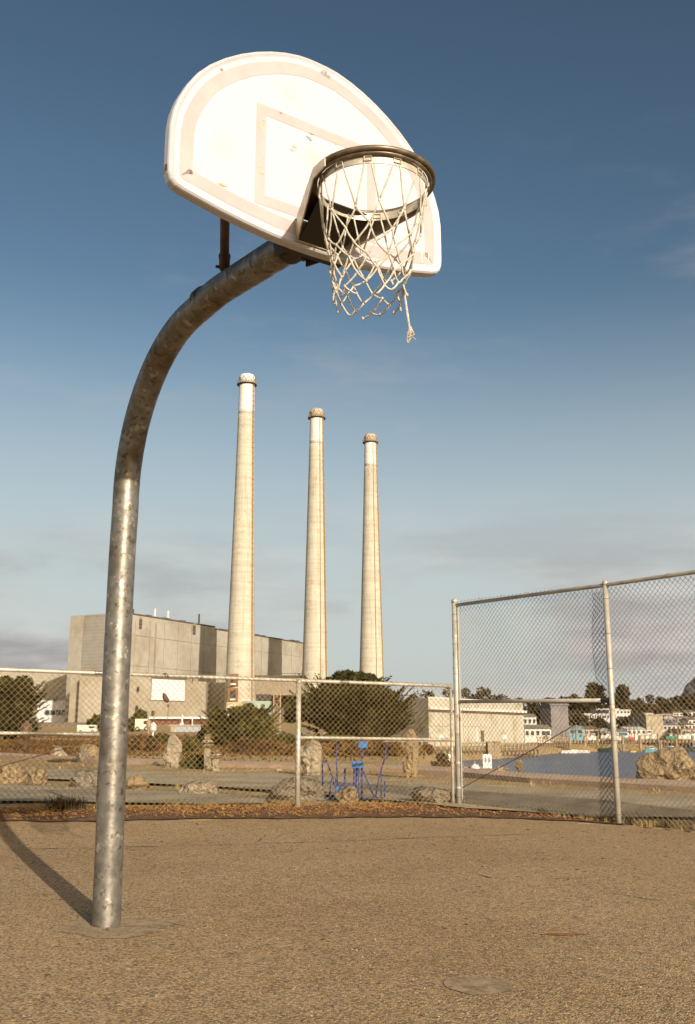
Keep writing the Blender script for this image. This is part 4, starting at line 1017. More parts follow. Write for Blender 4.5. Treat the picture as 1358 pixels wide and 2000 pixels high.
    wf = pr2(84, 129, 1387, 1396, 404.5, .4, 'window', M_glass, r2, O2)
    for px in (84, 95, 106, 117, 128): pr2(px-.6, px+.6, 1386, 1397, 404.2, .4, 'mullion', M_white2, r2, O2)
    pr2(36, 54, 1355, 1375, 410, 10, 'roof_vent', M_plantd, r2, O2)
    pr2(101, 103, 1363, 1369, 404, 1, 'vent_pipe', M_roofd, r2, O2); pr2(105, 107, 1363, 1369, 404, 1, 'vent_pipe', M_roofd, r2, O2)
    pr2(60, 165, 1411, 1424, 342, 1, 'dark_plinth', M_plantd, r2, O2)
    r3 = thing('plant_annex', (XD(300, 380), 380, PZ), 'beige plant annex with a big blank white panel above the trees', 'industrial building'); O3 = Vector(r3.location)
    pr2(150, 400, 1320, 1428, 345, 14, 'wall', M_annex, r3, O3, 40)
    ax_, bx_ = XD(150, 345), XD(400, 385); sl_ = 40/(bx_-ax_); Da = lambda px: (345-ax_*sl_)/(1-XD(px, 1.0)*sl_)-.9
    pr2(392, 441, 1333, 1428, 399, 8, 'rear_wall', M_annex, r3, O3)
    pr2(293, 358, 1325, 1367, Da(293), .5, 'white_panel', M_white2, r3, O3, Da(358)-Da(293))
    pr2(290, 361, 1320.5, 1324.5, Da(290)-.6, .5, 'panel_rail', M_roofd, r3, O3, Da(361)-Da(290))
    for px, y0, y1 in ((266, 1341, 1350), (265, 1378, 1388), (297, 1388, 1396)): pr2(px-2.2, px+2.2, y0, y1, Da(px)-.3, .5, 'window', M_glass, r3, O3)
    pr2(372, 374, 1325, 1332, Da(372), .5, 'downpipe', M_roofd, r3, O3)
    pr2(290, 400, 1400, 1404, 358, 6, 'canopy', M_white2, r3, O3); pr2(292, 402, 1404, 1420, 359.5, 2, 'canopy_wall', mat('rust_wall', (.13, .05, .035), .9, var=.2, vscale=.3), r3, O3)
    pr2(374, 376, 1402, 1422, 357.5, .5, 'column', M_white2, r3, O3)
    # ribbed turbine gallery between the chimneys
    r4 = thing('ribbed_gallery', (XD(545, 385), 385, PZ), 'weathered ribbed metal gallery over a bay coloured dark as shade, between first and second chimney', 'industrial building'); O4 = Vector(r4.location)
    M_rib = mat('ribbed_metal', (.30, .25, .19), .8, var=.15, vscale=1, world=True)
    pr2(497, 592, 1322, 1358, 390, 20, 'wall', M_rib, r4, O4)
    for k in range(32): pr2(498+k*3, 499.2+k*3, 1323, 1357.5, 389.7, .5, 'rib', M_rib, r4, O4)
    pr2(495, 594, 1319, 1322, 389, 22, 'roof_edge', M_roofd, r4, O4)
    pr2(500, 562, 1359, 1425, 400, 10, 'painted_shade_bay', M_plantd, r4, O4)  # shade under the gallery, painted as a dark bay
    pr2(563, 592, 1360, 1425, 396, 10, 'pale_bay', M_annex, r4, O4)
    pr2(499, 528, 1356, 1368, 389, 8, 'opening', M_dark, r4, O4)
    for px, yy in ((530, 1316), (548, 1312), (575, 1314), (588, 1310)): pr2(px, px+1, yy, 1320, 391, .5, 'railing_post', M_roofd, r4, O4)
    pr2(522, 590, 1314.6, 1315.4, 391, .3, 'railing', M_roofd, r4, O4)
    # lattice tower
    rt = thing('lattice_tower', (XD(541, 300), 300, 1.5), 'thin rusty lattice tower before the ribbed gallery', 'tower'); x0, x1 = XD(534, 300)-XD(541, 300), XD(547, 300)-XD(541, 300)
    zt = ZD(541, 1350, 300)-1.5; zb = -2
    M_lat = mat('lattice_steel', (.36, .27, .17), .8)
    for x in (x0, x1):
        for y in (-1, 1): MB().tube([(x, y, zb), (x, y, zt)], .13, 5).build('leg', M_lat, rt)
    for k in range(5):
        za = zb+(zt-zb)*k/5; zc = zb+(zt-zb)*(k+1)/5
        MB().tube([(x0, -1, za), (x1, -1, zc)], .09, 4).build('brace', M_lat, rt); MB().tube([(x1, -1, za), (x0, -1, zc)], .09, 4).build('brace', M_lat, rt); MB().tube([(x0, -1, zc), (x1, -1, zc)], .09, 4).build('brace', M_lat, rt)
    rb = thing('teal_container', (XD(500, 330), 330, 2), 'pale teal tank container below the first chimney', 'container'); Ob = Vector(rb.location)
    pr2(473, 527, 1369, 1395, 330, 6, 'body', M_teal, rb, Ob); pr2(473, 483, 1369.5, 1395, 329.7, .3, 'grey_door', M_plantg, rb, Ob)
    for px in (489, 500, 512, 523): pr2(px, px+1, 1369.5, 1395, 329.75, .3, 'side_rib', M_teal, rb, Ob)
build_plant()
def chimney(pxt, pxb, ytop, D, rt_px, rb_px, label, white_y, wm, ladder, extra=None, seed=0):
    # widths from the photo: rt_px at the top, rb_px at py=1300
    xb = XD(pxb, D, 1300); zt = ZD(pxt, ytop, D)
    def mpp(py): r = ray(pxb, py); return (D/r[1])/F
    rt_ = rt_px/2*mpp(790); rb_ = rb_px/2*mpp(1300)
    z1300 = ZD(pxb, 1300, D); z0 = 2.0
    root = thing('chimney', (xb, D, z0), label, 'chimney', 'power plant chimneys')
    def rad(z):   # slight flare at the foot
        t = (z-z1300)/(zt-z1300); r = rb_+(rt_-rb_)*(1-(1-max(t, -1))**1.12 if t > 0 else t*1.1)
        return r
    zw = ZD(pxt, white_y, D)
    zs = list(np.linspace(z0, zw, 40)); prof = [(rad(z), z-z0) for z in zs]
    root_sh = MB().lathe((0, 0, 0), prof, 40).build('shaft', M_stackm, root, smooth=True)
    hc = 3.8; zs = np.linspace(zw+.001, zt-hc, 8)
    MB().lathe((0, 0, 0), [(rad(z)+.02, z-z0) for z in zs], 40).build('painted_band', wm, root, smooth=True)
    zc = zt-hc-z0; r_ = rad(zt)
    cap = MB().lathe((0, 0, 0), [(r_, zc), (r_+.15, zc+.1), (r_+.25, zc+2.6), (r_-.2, zc+3.6), (r_-.4, zc+3.8), (r_-.9, zc+3.8), (r_-.9, zc+2.5)], 40).build('cap', M_stackw if wm is M_stackw else mat('cap_ochre', (.42, .35, .25), .85, col2=(.27, .20, .13), vscale=1.2, thresh=(.5, .65), world=True), root, smooth=True)
    MB().lathe((0, 0, 0), [(r_, zc-.45), (r_+1.05, zc-.30), (r_+1.05, zc-.1), (r_, zc-.05)], 40).build('platform', M_roofd, root)
    rl = MB().ring((0, 0, zc+.9), r_+1.0, .06, 32, 4).ring((0, 0, zc+.4), r_+1.0, .05, 32, 4)
    for i in range(24): a = 2*pi*i/24; rl.tube([((r_+1)*cos(a), (r_+1)*sin(a), zc-.1), ((r_+1)*cos(a), (r_+1)*sin(a), zc+.9)], .05, 4)
    rl.build('railing', mat('rail_ochre', (.36, .26, .14), .8), root)
    hop = MB()
    for i in range(10):
        a = 2*pi*i/10; a2 = a+pi/10; hop.tube([((r_+.3)*cos(a), (r_+.3)*sin(a), zc+2.6), ((r_+.33)*cos(a2), (r_+.33)*sin(a2), zc+1.0), ((r_+.3)*cos(a+pi/5), (r_+.3)*sin(a+pi/5), zc+2.6)], .09, 4)
    hop.build('cable_drape', M_roofd, root)
    # ladders (angle measured from facing the camera, toward +x)
    for deg, w_, rungs in ladder:
        a = -pi/2+radians(deg); lad = MB(); er = Vector((cos(a), sin(a), 0)); et = Vector((-sin(a), cos(a), 0)); zs = np.linspace(3, zt-z0-hc, 30)
        for s in ((-1, 1) if rungs else (0,)):
            lad.tube([er*(rad(z+z0)+.25)+et*s*w_+UP*z for z in zs], .10 if rungs else .13, 4)
        if rungs:
            for z in np.arange(4, zt-z0-hc, 2.1):
                p = er*(rad(z+z0)+.28); lad.box((p.x-w_-.02, p.y-.2, z), (p.x+w_+.02, p.y+.2, z+.35))
        lad.build('ladder' if rungs else 'conduit', M_ladder, root)
    # faint pour joints
    jt = MB()
    for z in np.arange(6, zw-z0, 3.05): jt.lathe((0, 0, 0), [(rad(z+z0)-.05, z), (rad(z+z0)+.025, z+.01), (rad(z+z0)+.025, z+.11), (rad(z+z0)-.05, z+.12)], 40)
    jt.build('pour_joint', mat('pour_joint_concrete', (.40, .36, .295), .95), root)
    return root
c1 = chimney(479, 470, 733, 372, 29, 55, 'tallest looking and nearest chimney, left of the three, with patchy white top', 810, M_stackw, [(57, .28, True)], seed=1)
c2 = chimney(616, 615.5, 800, 413, 25.5, 49, 'middle one of the three chimneys, clean white top band', 868, M_stackw2, [(28, .2, False), (60, .28, True)], seed=2)
c3 = chimney(720, 726, 849, 452, 22, 46.5, 'rightmost and farthest of the three chimneys, rising behind the dark cypress', 912, M_stackw2, [(22, .2, False), (66, .25, True)], seed=3)
# openings at the foot of the first chimney
a_ = Vector(c1.location)
for y0, y1 in ((1316, 1340), (1344, 1370)):
    D = 366; x0, x1 = XD(443, D), XD(463, D); z0_, z1_ = ZD(450, y1, D), ZD(450, y0, D)
    MB().box((x0-a_.x, D-a_.y, z0_-a_.z), (x1-a_.x, D+2-a_.y, z1_-a_.z)).build('duct_frame', mat('duct_rust', (.20, .10, .05), .9), c1)
    MB().box((x0+1-a_.x, D-.3-a_.y, z0_+.8-a_.z), (x1-.8-a_.x, D-a_.y-.02, z1_-.8-a_.z)).build('duct_opening', M_dark, c1)
    MB().box((x0+1-a_.x, D-.6-a_.y, z0_+.4-a_.z), (x1-.8-a_.x, D-a_.y-.35, z0_+1.0-a_.z)).build('duct_sill', M_white2, c1)
D = 364; MB().box((XD(441, D)-a_.x, D-a_.y, -2), (XD(472, D)-a_.x, D+4-a_.y, ZD(450, 1371, D)-a_.z)).build('plinth', M_concb, c1)
# ------------------------------------------------------------------ vehicles and small plant-side objects
def car(px0, px1, ptop, pbase, D, col, label, kind='car', facing=1):
    x0, x1 = XD(px0, D), XD(px1, D); L = x1-x0; zb = ZD(px0, pbase, D); ht = ZD(px0, ptop, D)-zb
    root = thing('parked_'+('camper' if kind == 'camper' else 'car'), ((x0+x1)/2, D, zb), label, kind)
    m = mat('paint_%d_%d_%d' % tuple(int(c*99) for c in col), col, .35, spec=.5); wd = L*.4; s = facing
    if kind == 'camper': prof = [(-.5, .15), (.5, .15), (.5, .42), (.44, .50), (.46, .98), (.40, 1), (-.48, 1), (-.5, .95)]
    else: prof = [(-.5, .2), (.5, .2), (.5, .50), (.46, .58), (.24, .64), (.10, .98), (-.26, 1.0), (-.42, .66), (-.5, .60)]
    k = len(prof); mb = MB(); mb.v = [(p[0]*L*s, -wd/2, p[1]*ht) for p in prof]+[(p[0]*L*s, wd/2, p[1]*ht) for p in prof]
    mb.f = [tuple(range(k)), tuple(range(2*k-1, k-1, -1))]+[(i, k+i, k+(i+1) % k, (i+1) % k) for i in range(k)]; mb.mi = [0]*len(mb.f)
    b = mb.build('body', m, root, bevel=min(.08, ht*.05))
    wz = [(.08, .66), (.02, .93), (-.22, .93), (-.34, .68)] if kind != 'camper' else [(.40, .56), (.40, .84), (.1, .84), (.1, .56)]
    for sy in (-1, 1):
        MB().add([(u*L*s, sy*(wd/2+.012), v*ht) for u, v in wz], [(0, 1, 2, 3)]).build('window', M_glass, root)
        for u in (-.31, .31):
            wh = MB().tube([(u*L, sy*(wd/2-.12), ht*.19), (u*L, sy*(wd/2+.03), ht*.19)], ht*.19, 14).build('wheel', M_rubber, root)
            MB().tube([(u*L, sy*(wd/2+.02), ht*.19), (u*L, sy*(wd/2+.045), ht*.19)], ht*.10, 10).build('rim', M_fpost, wh)
        MB().box((s*L*.5-.02, sy*wd*.36-.12, ht*.42), (s*L*.5+.03, sy*wd*.36+.12, ht*.5)).build('headlight', M_white2, root)
car(-18, 17, 1428, 1441, 150, (.04, .05, .07), 'dark suv parked at the left edge below the cypress', 'car')
car(152, 190, 1416, 1431, 290, (.72, .66, .52), 'white camper parked left of the hoop pole', 'camper')
car(264, 292, 1404, 1428, 270, (.70, .62, .46), 'cream camper parked under the olive tree', 'camper')
car(338, 356, 1421, 1431, 282, (.05, .06, .10), 'dark blue car left of the long shed front', 'car')
car(362, 385, 1422, 1433, 275, (.05, .05, .05), 'black car before the long shed', 'car', -1)
car(518, 545, 1427, 1441, 190, (.32, .38, .46), 'silver blue car left of the middle fence post', 'car')
car(546, 566, 1427, 1440, 205, (.05, .05, .06), 'black car just behind the silver blue one', 'car')
car(128, 156, 1434, 1440, 215, (.72, .66, .55), 'low white car behind the brown shrubs at the left', 'car')
car(590, 622, 1430, 1441, 205, (.20, .20, .30), 'dark violet car under the big cypress', 'car')
car(622, 650, 1431, 1441, 210, (.6, .55, .48), 'pale car under the big cypress', 'car', -1)
def simple_building(name, px0, px1, ytop, ybase, D, dep, m, label, cat='building', roof=None, win=0, rows=1, wm=None, door=False, dD=0, group=None):
    x0, x1 = XD(px0, D), XD(px1, D+dD); zb = ZD(px0, ybase, D); zt = ZD(px0, ytop, D); xc = (x0+x1)/2
    root = thing(name, (xc, D, zb), label, cat, group); wd = x1-x0; ht = zt-zb
    rh = 0
    if roof and roof[0] == 'gable': rh = ht*.28
    MB().prism([(-wd/2, 0), (wd/2, dD), (wd/2, dD+dep), (-wd/2, dep)], -1.0, ht-rh).build('wall', m, root)
    if roof:
        rm = roof[1]; e = wd*.03+.1
        if roof[0] == 'gable':
            MB().add([(-wd/2-e, -e, ht-rh), (wd/2+e, -e, ht-rh), (wd/2+e, dep+e, ht-rh), (-wd/2-e, dep+e, ht-rh), (-wd/2-e, dep/2, ht), (wd/2+e, dep/2, ht)], [(0, 1, 5, 4), (2, 3, 4, 5), (1, 2, 5), (3, 0, 4), (3, 2, 1, 0)]).build('roof', rm, root)
        else:
            MB().box((-wd/2-e, -e, ht+.002), (wd/2+e, dep+e, ht+ht*.06)).build('roof', rm, root)
    hh = (ht-rh)/rows
    for r in range(rows):
        for i in range(win):
            cx = -wd/2+wd*(i+.5)/win; w2 = wd/win*.26
            y_ = dD*(i+.5)/win
            o = MB().box((cx-w2, y_-.12, hh*(r+.38)), (cx+w2, y_-.02, hh*(r+.78))).build('window', M_glass, root)
            MB().box((cx-w2-.08, y_-.16, hh*(r+.33)), (cx+w2+.08, y_-.01, hh*(r+.378))).build('sill', wm or M_white2, o)
    if door: MB().box((wd*.2, -.1, 0), (wd*.2+min(1.1, wd*.15), -.02, min(2.1, ht*.55))).build('door', M_roofd, root)
    return root
M_cream = mat('cream_wall', (.43, .395, .32), .85, var=.08, vscale=.2, world=True, extra=lambda n, l, b, s, o: l.new(mulcol(n, l, o, (.72, .66, .52, 1), noise_mask(n, l, s, .25, .5, .7, 7)), b.inputs['Base Color']))
M_hw = mat('house_white', (.58, .55, .50), .8, var=.06, vscale=.4, world=True)
M_hb = mat('house_beige', (.34, .285, .21), .8, var=.1, vscale=.4, world=True)
M_hg = mat('house_grey', (.19, .17, .175), .8, var=.1, vscale=.4, world=True)
M_rg = mat('roof_grey', (.22, .20, .18), .85, var=.15, vscale=.6, world=True)
M_rb = mat('roof_brown', (.20, .12, .08), .85, var=.15, vscale=.6, world=True)
M_rr = mat('roof_red', (.48, .10, .06), .85, var=.15, vscale=.6, world=True)
M_sky = mat('shed_blue', (.12, .28, .36), .7, var=.08, vscale=.5, world=True)
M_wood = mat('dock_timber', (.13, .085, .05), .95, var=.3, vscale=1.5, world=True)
M_woodp = mat('pale_timber', (.30, .23, .15), .95, var=.2, vscale=1.5, world=True)
# long glazed shed and masts
s = simple_building('long_shed', 333, 418, 1417, 1434, 272, 8, M_hb, 'long low pale shed with glazed bays before the annex', 'shed', roof=('flat', M_hw))
wd_ = XD(418, 272)-XD(333, 272)
for k in range(5):
    x = -wd_/2+wd_*(.12+.145*k); MB().box((x, -.12, .3), (x+wd_*.12, -.03, 1.9)).build('pane', mat('pale_glass', (.30, .34, .40), .25), s)
    MB().box((x-.12, -.16, 0), (x-.02, -.01, 2.1)).build('mullion', M_hw, s)
def mast(px, ytop, ybase, D, r, m, label, arm=0, name='lamp_post', cat='lamp post', lean=0):
    x = XD(px, D); z0 = ZD(px, ybase, D); zt = ZD(px, ytop, D)-z0; root = thing(name, (x, D, z0), label, cat)
    MB().tube([(0, 0, -.5), (lean, 0, zt)], [r, r*.7], 6).build('pole', m, root)
    if arm: MB().tube([(0, 0, zt-.1), (arm, 0, zt+.05)], r*.7, 5).build('arm', m, root); MB().box((arm-.4, -.2, zt-.1), (arm+.3, .2, zt+.12)).build('lamp_head', m, root)
    else: MB().lathe((lean, 0, zt), [(r*1.2, 0), (r*3, .2), (r*2.6, .7), (.02, .9)], 8).build('lamp_head', m, root)
    return root
mast(327, 1381, 1412, 290, .12, M_roofd, 'thin dark lamp post before the beige annex')
mast(445, 1377, 1397, 260, .13, M_white2, 'white lamp post with side arm before the dark annex side', arm=1.6)
mast(300, 1394, 1416, 275, .12, M_rust, 'short rusty post left of the annex canopy', name='post', cat='post')
r = thing('white_a_frame', (XD(355, 300), 300, 1.6), 'white a frame mast before the annex canopy', 'mast')
z_ = ZD(355, 1396, 300)-1.6
MB().tube([(0, 0, 0), (0, 0, z_)], .3, 6).build('pole', M_white2, r)
for s_ in (-1, 1): MB().tube([(s_*1.6, 0, 0), (0, 0, z_*.6)], .16, 5).build('leg', M_white2, r)
# roadside strip before the plant
band('kerb', [(-300, 1446), (0, 1449), (60, 1450), (140, 1450), (260, 1449), (340, 1441)], [(-300, 1449), (0, 1452), (60, 1453.5), (140, 1453), (260, 1451.5), (340, 1442.5)], M_path, .12, 'pale kerb of the far parking road', skirt=.15)
mast(51, 1445, 1460, 48, .10, M_brace, 'short brown post by the far parking road', name='post', cat='post')
mast(290, 1424, 1442, 90, .08, M_woodp, 'pale bollard post before the cream camper', name='post', cat='post')
mast(299, 1430, 1442, 92, .10, M_white2, 'white marker post right of the pale bollard', name='post', cat='post')
# ------------------------------------------------------------------ warehouse and harbour side
def warehouse():
    D0 = 150; zb = ZD(838, 1450, D0); z1 = ZD(838, 1363, D0)
    A = (XD(747, 163), 163); B = (XD(838, D0), D0); Cc = (XD(1024, 176), 176)
    A = (A[0], A[1]); Dd = (A[0]+Cc[0]-B[0], A[1]+Cc[1]-B[1])
    root = thing('warehouse', (B[0], B[1], zb), 'long pale cream warehouse by the water behind the corner fence post', 'warehouse'); O = Vector(root.location)
    loc = lambda p: (p[0]-O.x, p[1]-O.y)
    MB().prism([loc(A), loc(B), loc(Cc), loc(Dd)], -1, z1-zb).build('wall', M_cream, root)
    u = Vector((Cc[0]-B[0], Cc[1]-B[1], 0)); L = u.length; u.normalize(); n = Vector((u.y, -u.x, 0))
    v = Vector((A[0]-B[0], A[1]-B[1], 0)); Lv = v.length; v.normalize(); m = Vector((-v.y, v.x, 0))
    h = z1-zb
    def slab(o, d, nn, s0, s1, z0, z1_, t, nm, mt_, off=.01, parent=root):
        a = o+d*s0+nn*off; b = o+d*s1+nn*off; return MB().prism([(a.x, a.y), (b.x, b.y), ((b+nn*t).x, (b+nn*t).y), ((a+nn*t).x, (a+nn*t).y)], z0, z1_).build(nm, mt_, parent)
    Z = Vector((0, 0, 0))
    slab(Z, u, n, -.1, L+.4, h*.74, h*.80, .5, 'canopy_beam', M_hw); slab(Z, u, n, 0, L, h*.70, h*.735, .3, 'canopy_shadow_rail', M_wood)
    slab(Z, u, n, -.1, L+.1, h+.003, h+.18, .12, 'roof_edge', M_hw, -.1)
    k = 8
    for i in range(1, k): slab(Z, u, n, L*i/k-.05, L*i/k+.05, 0, h*.7, .06, 'wall_rib', M_cream)
    slab(Z, u, n, L*.50, L*.535, 0, h*.27, .08, 'door', M_roofd); slab(Z, u, n, L*.44, L*.46, 0, h*.33, .3, 'white_pipe', M_hw)
    slab(Z, u, n, L*.0, L*.55, h*.36, h*.37, .05, 'seam', M_hb)
    slab(Z, v, m, 0, Lv, h*.33, h*.36, .1, 'wall_band', M_hb) if m.y < 0 else slab(Z, v, -m, 0, Lv, h*.33, h*.36, .1, 'wall_band', M_hb)
    # railings before the left wall
    rl = MB(); q0 = B
    for i in range(18):
        p = Vector((A[0]-O.x, A[1]-O.y, 0)).lerp(Vector((0, 0, 0)), i/17)-Vector((0, 2.5, 0)); rl.tube([p, p+UP*1.3], .05, 4)
    a, b = Vector((A[0]-O.x, A[1]-O.y-2.5, 1.3)), Vector((0, -2.5, 1.3)); rl.tube([a, b], .05, 4); rl.tube([a-UP*.6, b-UP*.6], .05, 4)
    o = rl.build('railing', M_hb, root)
warehouse()
for i, (px, lb) in enumerate(((862, 'white sign board under the warehouse left of the corner post'), (986, 'white round headed sign before the warehouse, right part'))):
    x = XD(px, 140); root = thing('sign', (x, 140, -.3), lb, 'sign'); MB().tube([(0, 0, -.5), (0, 0, .6)], .05, 5).build('post', M_woodp, root); MB().box((-.28, -.05, .5), (.28, 0, 1.1)).build('board', M_white2, root)
sb = simple_building
h_ = sb('white_house', 1023, 1049, 1393, 1420, 205, 9, M_hw, 'white two storey house beyond the warehouse end', 'house', ('gable', M_rg), 3, 1)
sb('shed', 1025, 1077, 1415, 1444, 190, 9, M_hw, 'white shed row with slanting grey roof right of the warehouse', 'shed', ('gable', M_rg), 5, 1, door=True)
sb('grey_block', 1078, 1112, 1378, 1442, 215, 12, M_hg, 'tall windowless purple grey block right of the sheds', 'building', ('flat', M_hg))
sb('blue_shed', 1112, 1141, 1417, 1439, 215, 8, M_sky, 'bright blue gabled shed by the docks', 'shed', ('gable', mat('roof_blue_grey', (.2, .32, .38), .8)), 2, 1, door=True)
sb('motel', 1143, 1197, 1394, 1407, 300, 14, M_hw, 'long white motel wing left of the right fence post', 'motel', ('flat', M_hw), 11, 1)
sb('motel', 1192, 1234, 1387, 1406, 305, 14, M_hw, 'taller white motel block right of the right fence post', 'motel', ('flat', M_hw), 6, 2)
sb('motel', 1168, 1212, 1384, 1392, 318, 12, M_hw, 'white upper storey block behind the motel', 'motel', ('flat', M_hw), 5, 1)
sb('grey_warehouse', 1264, 1297, 1397, 1432, 235, 14, M_hb, 'plain grey beige warehouse cube above the marina', 'warehouse', ('flat', M_hb))
sb('blue_shed', 1238, 1254, 1413, 1424, 240, 6, M_sky, 'small blue hut left of the grey beige cube', 'shed', ('flat', M_sky))
sb('shop', 1330, 1372, 1424, 1444, 228, 12, M_hb, 'beige flat shop at the right edge above the docks', 'building', ('flat', M_rb), 4, 1)
sb('shop', 1296, 1330, 1412, 1428, 236, 10, M_hw, 'white shop right of the grey beige cube', 'building', ('gable', M_rg), 4, 1)
sb('shop', 1226, 1262, 1419, 1438, 226, 9, M_hw, 'white boat shop left of the grey beige cube', 'building', ('gable', M_hw), 4, 1)
sb('shop', 1168, 1194, 1422, 1442, 222, 9, M_hb, 'low beige boat shed left of the right fence post', 'shed', ('gable', M_hw), 3, 1)
sb('shop', 1141, 1170, 1418, 1440, 224, 9, M_hb, 'brown roofed boat shed right of the blue one', 'shed', ('gable', M_rb), 3, 1)
sb('shop', 1196, 1228, 1424, 1442, 220, 9, M_hw, 'white boat shed right of the right fence post', 'shed', ('gable', M_rg), 3, 1)
# hillside houses
rgh = random.Random(33); wallm = [M_hw, M_hw, M_hb, M_hg, M_hw]; roofm = [M_rg, M_rb, M_rg, M_hw, M_rb]
hl = [(1246, 1260, 1384, 470), (1262, 1278, 1390, 400), (1280, 1292, 1388, 440), (1281, 1296, 1379, 520), (1298, 1312, 1386, 450), (1300, 1316, 1392, 380), (1312, 1326, 1381, 540), (1318, 1336, 1389, 420), (1336, 1352, 1376, 560), (1340, 1362, 1387, 430), (1352, 1372, 1381, 500), (1236, 1248, 1392, 420), (1250, 1266, 1397, 350), (1300, 1322, 1400, 330), (1326, 1350, 1398, 340), (1346, 1370, 1402, 310), (1232, 1250, 1402, 330), (1296, 1312, 1407, 290), (1316, 1334, 1409, 285), (1338, 1360, 1412, 270), (1118, 1130, 1392, 330), (1150, 1164, 1408, 270), (1126, 1142, 1402, 290), (1228, 1244, 1382, 520), (1266, 1278, 1382, 530), (1088, 1100, 1370, 420), (1176, 1190, 1408, 280), (1206, 1220, 1409, 285)]
hl.sort()
ordn = {}
for i, (a, b, t, D) in enumerate(hl):
    wn_ = ['white', 'white', 'beige', 'grey', 'white'][i % 5]; rn = ['grey', 'brown', 'grey', 'white', 'brown'][i % 5] if i != 8 else 'red'; ordn[wn_, rn] = ordn.get((wn_, rn), 0)+1
    sb('house', a, b, t, t+(b-a)*.62, D, 8, wallm[i % 5], '%s small %s house with %s roof from the left, on the hillside' % (names[ordn[wn_, rn]-1], wn_, rn), 'house', ('gable', roofm[i % 5] if i != 8 else M_rr), 3 if (b-a) > 13 else 2, 1, group='houses on the hillside')
# piers and railings
def pier(px0, px1, D0, D1, zt, label, dep=3, npost=12, rail=True, cut=False):
    a = Vector((XD(px0, D0), D0, zt)); b = Vector((XD(px1, D1), D1, zt)); root = thing('pier', tuple(a), label, 'pier')
    u = (b-a); L = u.length; u.normalize(); n = Vector((-u.y, u.x, 0))
    MB().prism([(0, 0), ((b-a).x, (b-a).y), ((b-a+n*dep).x, (b-a+n*dep).y), ((n*dep).x, (n*dep).y)], -.3, 0).build('deck', M_woodp, root)
    for i in range(npost):
        p = u*L*(i+.3)/npost; MB().tube([p-n*.12-UP*3.2, p-n*.12+UP*(.2)], .16, 6).build('pile', M_wood, root)
        if rail: MB().box(tuple(p-Vector((.08, .08, 0))), tuple(p+Vector((.08, .08, 1.15)))).build('rail_post', M_woodp, root)
    if rail:
        for h in (.55, 1.1): MB().tube([Vector((0, 0, h)), (b-a)+UP*h], .055, 5).build('rail', M_woodp, root)
    return root
pier(895, 962, 118, 124, -1.25, 'timber pier with pale railing before the warehouse, left part', 3, 9)
pier(970, 1052, 125, 140, -1.35, 'timber pier with pale railing before the warehouse, right part', 3, 11)
pier(742, 892, 105, 116, -1.0, 'timber boardwalk behind the golden standing stone', 3, 12)
for px, lb in ((958, 'left of two concrete bollard blocks on the pier gap'), (970, 'right of two concrete bollard blocks on the pier gap')):
    x = XD(px, 122); o = MB().box((-.38, -.38, -1.2), (.38, .38, 1.2)).box((-.44, -.44, 1.2), (.44, .44, 1.35)).build('concrete_block', M_woodp); o.location = (x, 122, -1.3); tag(o, lb, 'block')
pier(1048, 1112, 158, 168, -.7, 'dark timber wharf left of the blue shed', 6, 13, True)
pier(1112, 1240, 178, 184, -.4, 'dark timber wharf under the boat sheds', 5, 22, False)
pier(1236, 1420, 184, 186, -.3, 'long dark timber wharf at the right of the harbour', 5, 26, False)
for i, (px, yt, D) in enumerate(((1142, 1437, 172), (1167, 1437, 173), (1216, 1436, 174), (1250, 1436, 175), (1285, 1434, 175), (1320, 1434, 175), (1290, 1446, 174), (1352, 1436, 176), (1113, 1440, 172))):
    x = XD(px, D); z = ZD(px, yt, D); mb = MB().tube([(0, 0, 0), (0, 0, z+3)], .22, 8)
    o = mb.build('mooring_pile', M_woodp); o.location = (x, D, -3); tag(o, 'pale mooring pile standing in the water before the wharf', 'pile', 'pale mooring piles')
rgm = random.Random(3)
for i in range(22):
    px = 1052+rgm.uniform(0, 310); D = rgm.uniform(188, 212); yt = rgm.uniform(1398, 1432); x = XD(px, D); z = ZD(px, yt, D)
    mb = MB().tube([(0, 0, 0), (0, 0, z+2)], .09, 5)
    if i % 3 == 0: mb.tube([(-1.2, 0, (z+2)*.72), (1.2, 0, (z+2)*.75)], .06, 4)
    o = mb.build('mast', M_wood if i % 2 else M_woodp); o.location = (x, D, -2); tag(o, 'thin boat mast rising behind the wharf', 'mast', 'boat masts behind the wharf')
def pier_shade_wall():
    mb = MB(); pts = [G(px, py, -2) for px, py in ((842, 1486.5), (950, 1480.5), (1030, 1473.5), (1080, 1468.5), (1200, 1466), (1358, 1463.5), (1500, 1463))]
    for a, b in zip(pts[:-1], pts[1:]):
        n_ = max(1, int((b[0]-a[0])/2.2))
        for i in range(n_):
            p = lerp(a, b, i/n_); q = lerp(a, b, (i+.93)/n_); h = -1.15+.12*mnoise.noise(Vector((p[0], 3, 0)))
            mb.prism([(p[0], p[1]+.2), (q[0], q[1]+.2), (q[0], q[1]+.7), (p[0], p[1]+.7)], -3, h)
    return tag(mb.build('pier_shade_wall', M_wood), 'dark strip added as pier shade at the water edge of the far shore', kind='structure')  # added dark strip imitating the shadows below the piers
pier_shade_wall()
